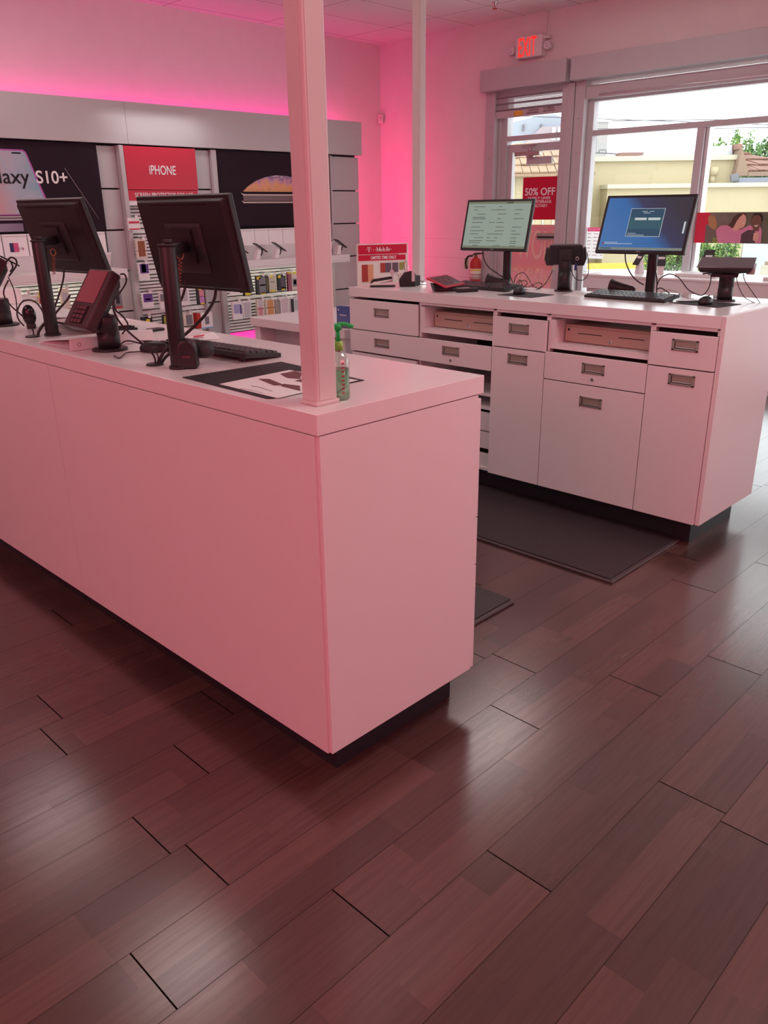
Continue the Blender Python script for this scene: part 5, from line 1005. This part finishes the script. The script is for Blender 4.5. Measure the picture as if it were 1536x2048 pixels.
# ============================================================ OUTSIDE
NV = Vector((math.cos(.7801110024635606), math.sin(.7801110024635606), 0)); UV = Vector((NV.y, -NV.x, 0))
def B(u, d, z): p = NV*d+UV*u; return Vector((p.x, p.y, z))
def bbox(mb, u0, u1, d0, d1, z0, z1, mi=0):
    mb.ob(B((u0+u1)/2, (d0+d1)/2, (z0+z1)/2), UV, NV, (0,0,1), (u1-u0)/2, (d1-d0)/2, (z1-z0)/2, mi); return mb
conc = mat('pale_concrete', (.74,.72,.68), .85, var=.10); asph = mat('light_pavement', (.72,.69,.65), .9, var=.08)
g0 = struct(MB().box(7.0, -25, -.30, 90, 60, -.15).build('ground', asph))
struct(MB().box(7.0, -10, -.15, 8.6, 12, -.02).build('sidewalk', conc))
struct(MB().box(8.6, -10, -.149, 8.75, 12, -.03).build('kerb', conc))
tag(bbox(MB(), 3.5, 7.6, 23.2, 23.4, -.15, 0.0).build('yellow_kerb', mat('yellow_paint', (.60,.42,.07), .7)), 'yellow painted kerb across the forecourt', 'kerb')
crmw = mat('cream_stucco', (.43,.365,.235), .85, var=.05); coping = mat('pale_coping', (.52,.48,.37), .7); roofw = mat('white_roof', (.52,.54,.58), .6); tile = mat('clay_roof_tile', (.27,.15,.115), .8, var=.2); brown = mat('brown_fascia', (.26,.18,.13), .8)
t = thing('neighbour_building', 'cream stucco building with a pale coping and sloping white roof across the forecourt', 'building', B(8, 26, -.15))
bbox(MB(), 5.9, 10.25, 25.0, 31, -.15, 2.69).build('wall', crmw, t)
bbox(MB(), 5.85, 10.3, 24.9, 31, 2.69, 2.82).build('coping', coping, t)
MB().prism([B(7.3, 25.2, 2.82), B(10.2, 25.2, 2.82), B(10.15, 25.2, 3.10), B(9.9, 25.2, 3.08)], NV*4).build('sloping_roof', roofw, t)
bbox(MB(), 6.43, 14, 24.3, 25.0, -.15, 1.95).build('lower_wall', crmw, t)
bbox(MB(), 6.40, 14, 24.2, 25.0, 1.95, 2.06).build('lower_coping', coping, t)
b = MB(); b.cyl(B(9.60, 24.9, 2.06), B(9.60, 24.9, 2.30), .07).cyl(B(9.62, 24.9, 2.28), B(9.62, 24.9, 2.50), .11); b.cyl(B(9.2, 24.9, 2.06), B(9.2, 24.9, 2.28), .05); b.build('vent_pipe', crmw, t)
bbox(MB(), 10.25, 13, 24.6, 24.9, 2.06, 2.20).build('grey_sign_band', mat('slate_band', (.22,.24,.30), .5), t)
bbox(MB(), 7.03, 7.72, 25.5, 26, 2.8, 2.95).build('roof_hatch', mat('rust_slats', (.25,.14,.12), .8), t)
t = thing('floodlight', 'grey floodlight standing on the ledge of the cream building', 'floodlight', B(10.02, 24.4, 2.06))
MB().ob(B(10.02, 24.4, 2.20), UV*.9+Vector((0,0,.25)), NV, Vector((0,0,.9))-UV*.25, .11, .05, .10).build('lamp_housing', mat('grey_lamp', (.15,.15,.17), .4), t, bevel=.01)
MB().tube([B(9.98, 24.4, 2.06), B(9.98, 24.4, 2.14)], .015, smooth=0).tube([B(10.08, 24.4, 2.06), B(10.08, 24.4, 2.14)], .015, smooth=0).build('lamp_bracket', mat('grey_lamp', (1,1,1)), t)
def tiled(t, quad_pts, rows, cols, m=tile):
    a, b_, c_, d_ = [Vector(p) for p in quad_pts]; n = (b_-a).cross(d_-a).normalized(); q = MB(); random.seed(11)
    if n.z < 0: n = -n
    for r in range(rows):
        v0, v1 = r/rows, (r+1)/rows
        for k in range(cols):
            u0, u1 = k/cols, (k+1)/cols
            P = lambda u, v: a.lerp(b_, u).lerp(d_.lerp(c_, u), v)
            s = random.uniform(0, .02); q.prism([P(u0, v0)+n*(.05+s), P(u1-.008, v0)+n*(.05+s), P(u1-.008, v1+.01)+n*s, P(u0, v1+.01)+n*s], -n*.04)
    q.prism([a, b_, c_, d_], -n*.08)
    return q.build('roof_tiles', m, t)
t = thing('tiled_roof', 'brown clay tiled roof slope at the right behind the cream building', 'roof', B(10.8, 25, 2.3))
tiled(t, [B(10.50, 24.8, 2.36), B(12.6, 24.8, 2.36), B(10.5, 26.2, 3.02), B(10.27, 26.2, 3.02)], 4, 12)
MB().prism([B(10.16, 24.7, 2.25), B(10.52, 24.7, 2.25), B(10.52, 24.7, 2.36), B(10.26, 24.7, 2.98)], NV*1.0).build('gable_side', brown, t)
bbox(MB(), 10.50, 13, 24.7, 25.0, 2.24, 2.36).build('fascia', brown, t)
bbox(MB(), 10.20, 10.34, 24.9, 25.3, 2.96, 3.10).build('ridge_cap', tile, t)
t = thing('sign_fragment', 'teal and orange sign letters cut off at the right edge of the photo', 'sign', B(11.2, 24, 1.9))
bbox(MB(), 11.10, 11.35, 24.0, 24.05, 2.15, 2.30, 0).build('teal_mark', mat('teal_paint', (.05,.45,.50), .5), t); bbox(MB(), 11.12, 11.35, 24.0, 24.05, 1.72, 1.88).build('orange_mark', mat('orange_paint', (.80,.12,.04), .5), t)
# buildings seen through the door
t = thing('neighbour_building', 'cream building with brown tiled mansard seen through the exit door', 'building', B(4.0, 23, -.15))
bbox(MB(), 2.6, 5.75, 23.6, 28, -.15, 2.30).build('wall', crmw, t)
bbox(MB(), 2.55, 5.8, 23.3, 23.6, 2.26, 2.36).build('eave', brown, t)
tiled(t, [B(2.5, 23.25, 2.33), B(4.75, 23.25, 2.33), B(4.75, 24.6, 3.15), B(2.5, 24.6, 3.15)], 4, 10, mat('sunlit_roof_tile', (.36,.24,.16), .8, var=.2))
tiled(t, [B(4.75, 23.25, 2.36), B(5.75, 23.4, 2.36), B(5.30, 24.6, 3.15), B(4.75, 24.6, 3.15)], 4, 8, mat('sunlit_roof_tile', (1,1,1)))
for k in range(6): bbox(MB(), 3.65+k*.28, 3.69+k*.28, 23.55, 23.61, 0, 2.26).build('pilaster', coping, t)
t = thing('distant_building', 'pale grey flat-topped building beyond the door transom', 'building', B(7, 40, 0))
MB().prism([B(5.4, 40, -.15), B(8.6, 40, -.15), B(8.6, 40, 5.15), B(7.9, 40, 5.40), B(7.2, 40, 5.35), B(5.4, 40, 4.95)], NV*4).build('wall', mat('distant_grey', (.30,.34,.39), .8), t)
MB().prism([B(6.6, 39.5, 4.2), B(8.6, 39.5, 4.2), B(8.6, 39.5, 4.9), B(7.3, 39.5, 4.85)], NV*.4).build('parapet', mat('distant_mauve', (.33,.28,.30), .8), t)
for u in (6.5, 7.3): bbox(MB(), u, u+.08, 39.9, 40.0, 4.75, 5.0).build('window', mat('grey_lamp', (1,1,1)), t)
for u in (7.75, 8.0): bbox(MB(), u, u+.14, 39.3, 39.5, 4.3, 4.8).build('window', white, t)
t = thing('distant_building', 'tall grey panelled tower beside the left window frame', 'building', B(9.9, 40, 0))
bbox(MB(), 9.0, 10.40, 40, 43, -.15, 5.10).build('wall', mat('distant_grey_wall', (.33,.325,.32), .8), t); bbox(MB(), 9.0, 10.42, 39.95, 43, 5.06, 5.12).build('coping', roofw, t)
t = thing('roof_machinery', 'dark rooftop air unit and pipes on the cream building', 'rooftop unit', B(6.3, 26, 2.82))
bbox(MB(), 5.95, 6.45, 26, 26.6, 2.95, 3.40).build('unit_case', mat('grey_lamp', (1,1,1)), t)
b = MB(); b.tube([B(6.35, 25.9, 3.45), B(6.35, 25.9, 2.98), B(7.0, 25.9, 2.94)], .02, smooth=0).tube([B(6.5, 25.9, 2.95), B(6.52, 25.9, 3.05), B(6.72, 25.9, 3.05), B(6.74, 25.9, 2.94)], .018, smooth=0); b.tube([B(6.0, 25.9, 3.4), B(6.4, 25.9, 3.0)], .02, smooth=0); b.build('pipes', mat('grey_lamp', (1,1,1)), t)
for i, (z0, z1) in enumerate(((5.15, 4.55), (4.62, 4.55), (4.92, 4.90))):
    tag(MB().tube([B(6+2*i, 38, z0), B(20, 38, z1)], .016, smooth=0).build('power_line', mat('wire_grey', (.10,.10,.11), .7)), ['uppermost', 'lowest', 'middle'][i] + ' thin power line against the white sky', 'power line')
# greenery: leaf clusters on a stem
def bush(name, label, cat, u, d, zb, r, h, n, cols, lw, trunk=0, group=None):
    t = thing(name, label, cat, B(u, d, zb), group=group); b = MB(); random.seed(int(u*100)+int(d))
    for k in range(n):
        th = random.uniform(0, 2*PI); ph = math.acos(random.uniform(-1, 1)); rr = random.uniform(.55, 1.0)**.5
        nz_ = .8+.35*math.sin(th*3+u)*math.sin(ph*4)
        p = B(u, d, zb+trunk+h/2)+Vector((math.cos(th)*math.sin(ph)*r*rr*nz_, math.sin(th)*math.sin(ph)*r*rr*nz_, math.cos(ph)*h/2*rr*nz_))
        a = Vector((random.gauss(0,1), random.gauss(0,1), random.gauss(0,1))).normalized(); c = a.orthogonal().normalized(); e = a.cross(c); w_ = lw*random.uniform(.6, 1.3); mi = random.randrange(len(cols))
        b.quad([p-c*w_-e*w_*.3, p+e*w_*.6, p+c*w_, p-e*w_*.6], mi)
    b.build('foliage', cols, t)
    MB().cyl(B(u, d, zb), B(u, d, zb+trunk+h*.6), max(.03, r*.06)).build('trunk', mat('bark', (.12,.08,.06), .9), t)
lg = mat('leaf_light', (.20,.34,.06), .6, var=.2); mg = mat('leaf_mid', (.10,.22,.05), .6, var=.2); dg = mat('leaf_dark', (.05,.12,.05), .6, var=.2); pg = mat('leaf_pale', (.26,.38,.16), .6, var=.2)
t = thing('hedge', 'low green hedge outside the window with red-brown soil before it', 'hedge', B(7.6, 20.6, -.02)); b = MB(); random.seed(21)
for k in range(6500):
    u = random.uniform(6.5, 8.75); p = B(u, 20.6+random.gauss(0, .13), -.02+random.uniform(0, .62+.07*math.sin(u*9)+.05*math.sin(u*23)))
    a = Vector((random.gauss(0,1), random.gauss(0,1), random.gauss(0,1))).normalized(); c = a.orthogonal().normalized(); e = a.cross(c); w_ = .034*random.uniform(.6, 1.3)
    b.quad([p-c*w_-e*w_*.3, p+e*w_*.6, p+c*w_, p-e*w_*.6], min(2, int(random.random()*2+abs(math.sin(u*5)))))
b.build('foliage', [mg, lg, dg], t)
b = MB()
for k in range(7): b.cyl(B(6.7+k*.31, 20.6, -.15), B(6.7+k*.31, 20.6, .3), .02, seg=8)
b.build('stems', mat('bark', (.12,.08,.06), .9), t)
bbox(MB(), 6.4, 9.6, 19.9, 20.15, -.15, -.02).build('planting_bed', mat('red_mulch', (.22,.09,.055), .95, var=.25))
bpy.data.objects['planting_bed']['label'] = 'bed of red-brown mulch under the hedge'; bpy.data.objects['planting_bed']['category'] = 'planting bed'
for i, (u, d, h, r) in enumerate(((15.9, 41, 4.0, .85), (17.5, 42.5, 4.5, 1.1), (19.7, 43, 5.2, 1.2), (16.0, 37.0, 3.5, 1.0))):
    bush('tree', ['small pale treetop showing above the ridge of the white roof', 'green tree rising behind the tiled roof', 'green tree at the right edge of the photo', 'darker green tree low behind the tiled roof'][i], 'tree', u, d, .0, r, h-.6, 4200, [[pg, lg, mg], [pg, mg, lg], [mg, pg, dg], [dg, mg]][i], .085, trunk=.9, group='trees beyond the roof')
t = thing('glass_screen', 'pale teal glass screen beside the hedge', 'glass screen', B(9.3, 19.6, -.1))
bbox(MB(), 8.50, 10.6, 19.6, 19.63, -.1, .80).build('glass_panel', mat('teal_glass', (.42,.62,.60), .15), t); bbox(MB(), 8.46, 8.50, 19.58, 19.65, -.15, .85).build('post', alub, t)
t = thing('litter_bin', 'beige litter bin with a dark lid outside at the right edge', 'bin', B(9.35, 19.0, -.15)); bbox(MB(), 8.62, 9.15, 18.4, 18.9, -.15, .20).build('bin_body', mat('beige_bin', (.42,.38,.30), .7), t); bbox(MB(), 8.70, 9.15, 18.4, 18.9, .20, .28).build('bin_lid', brown, t)
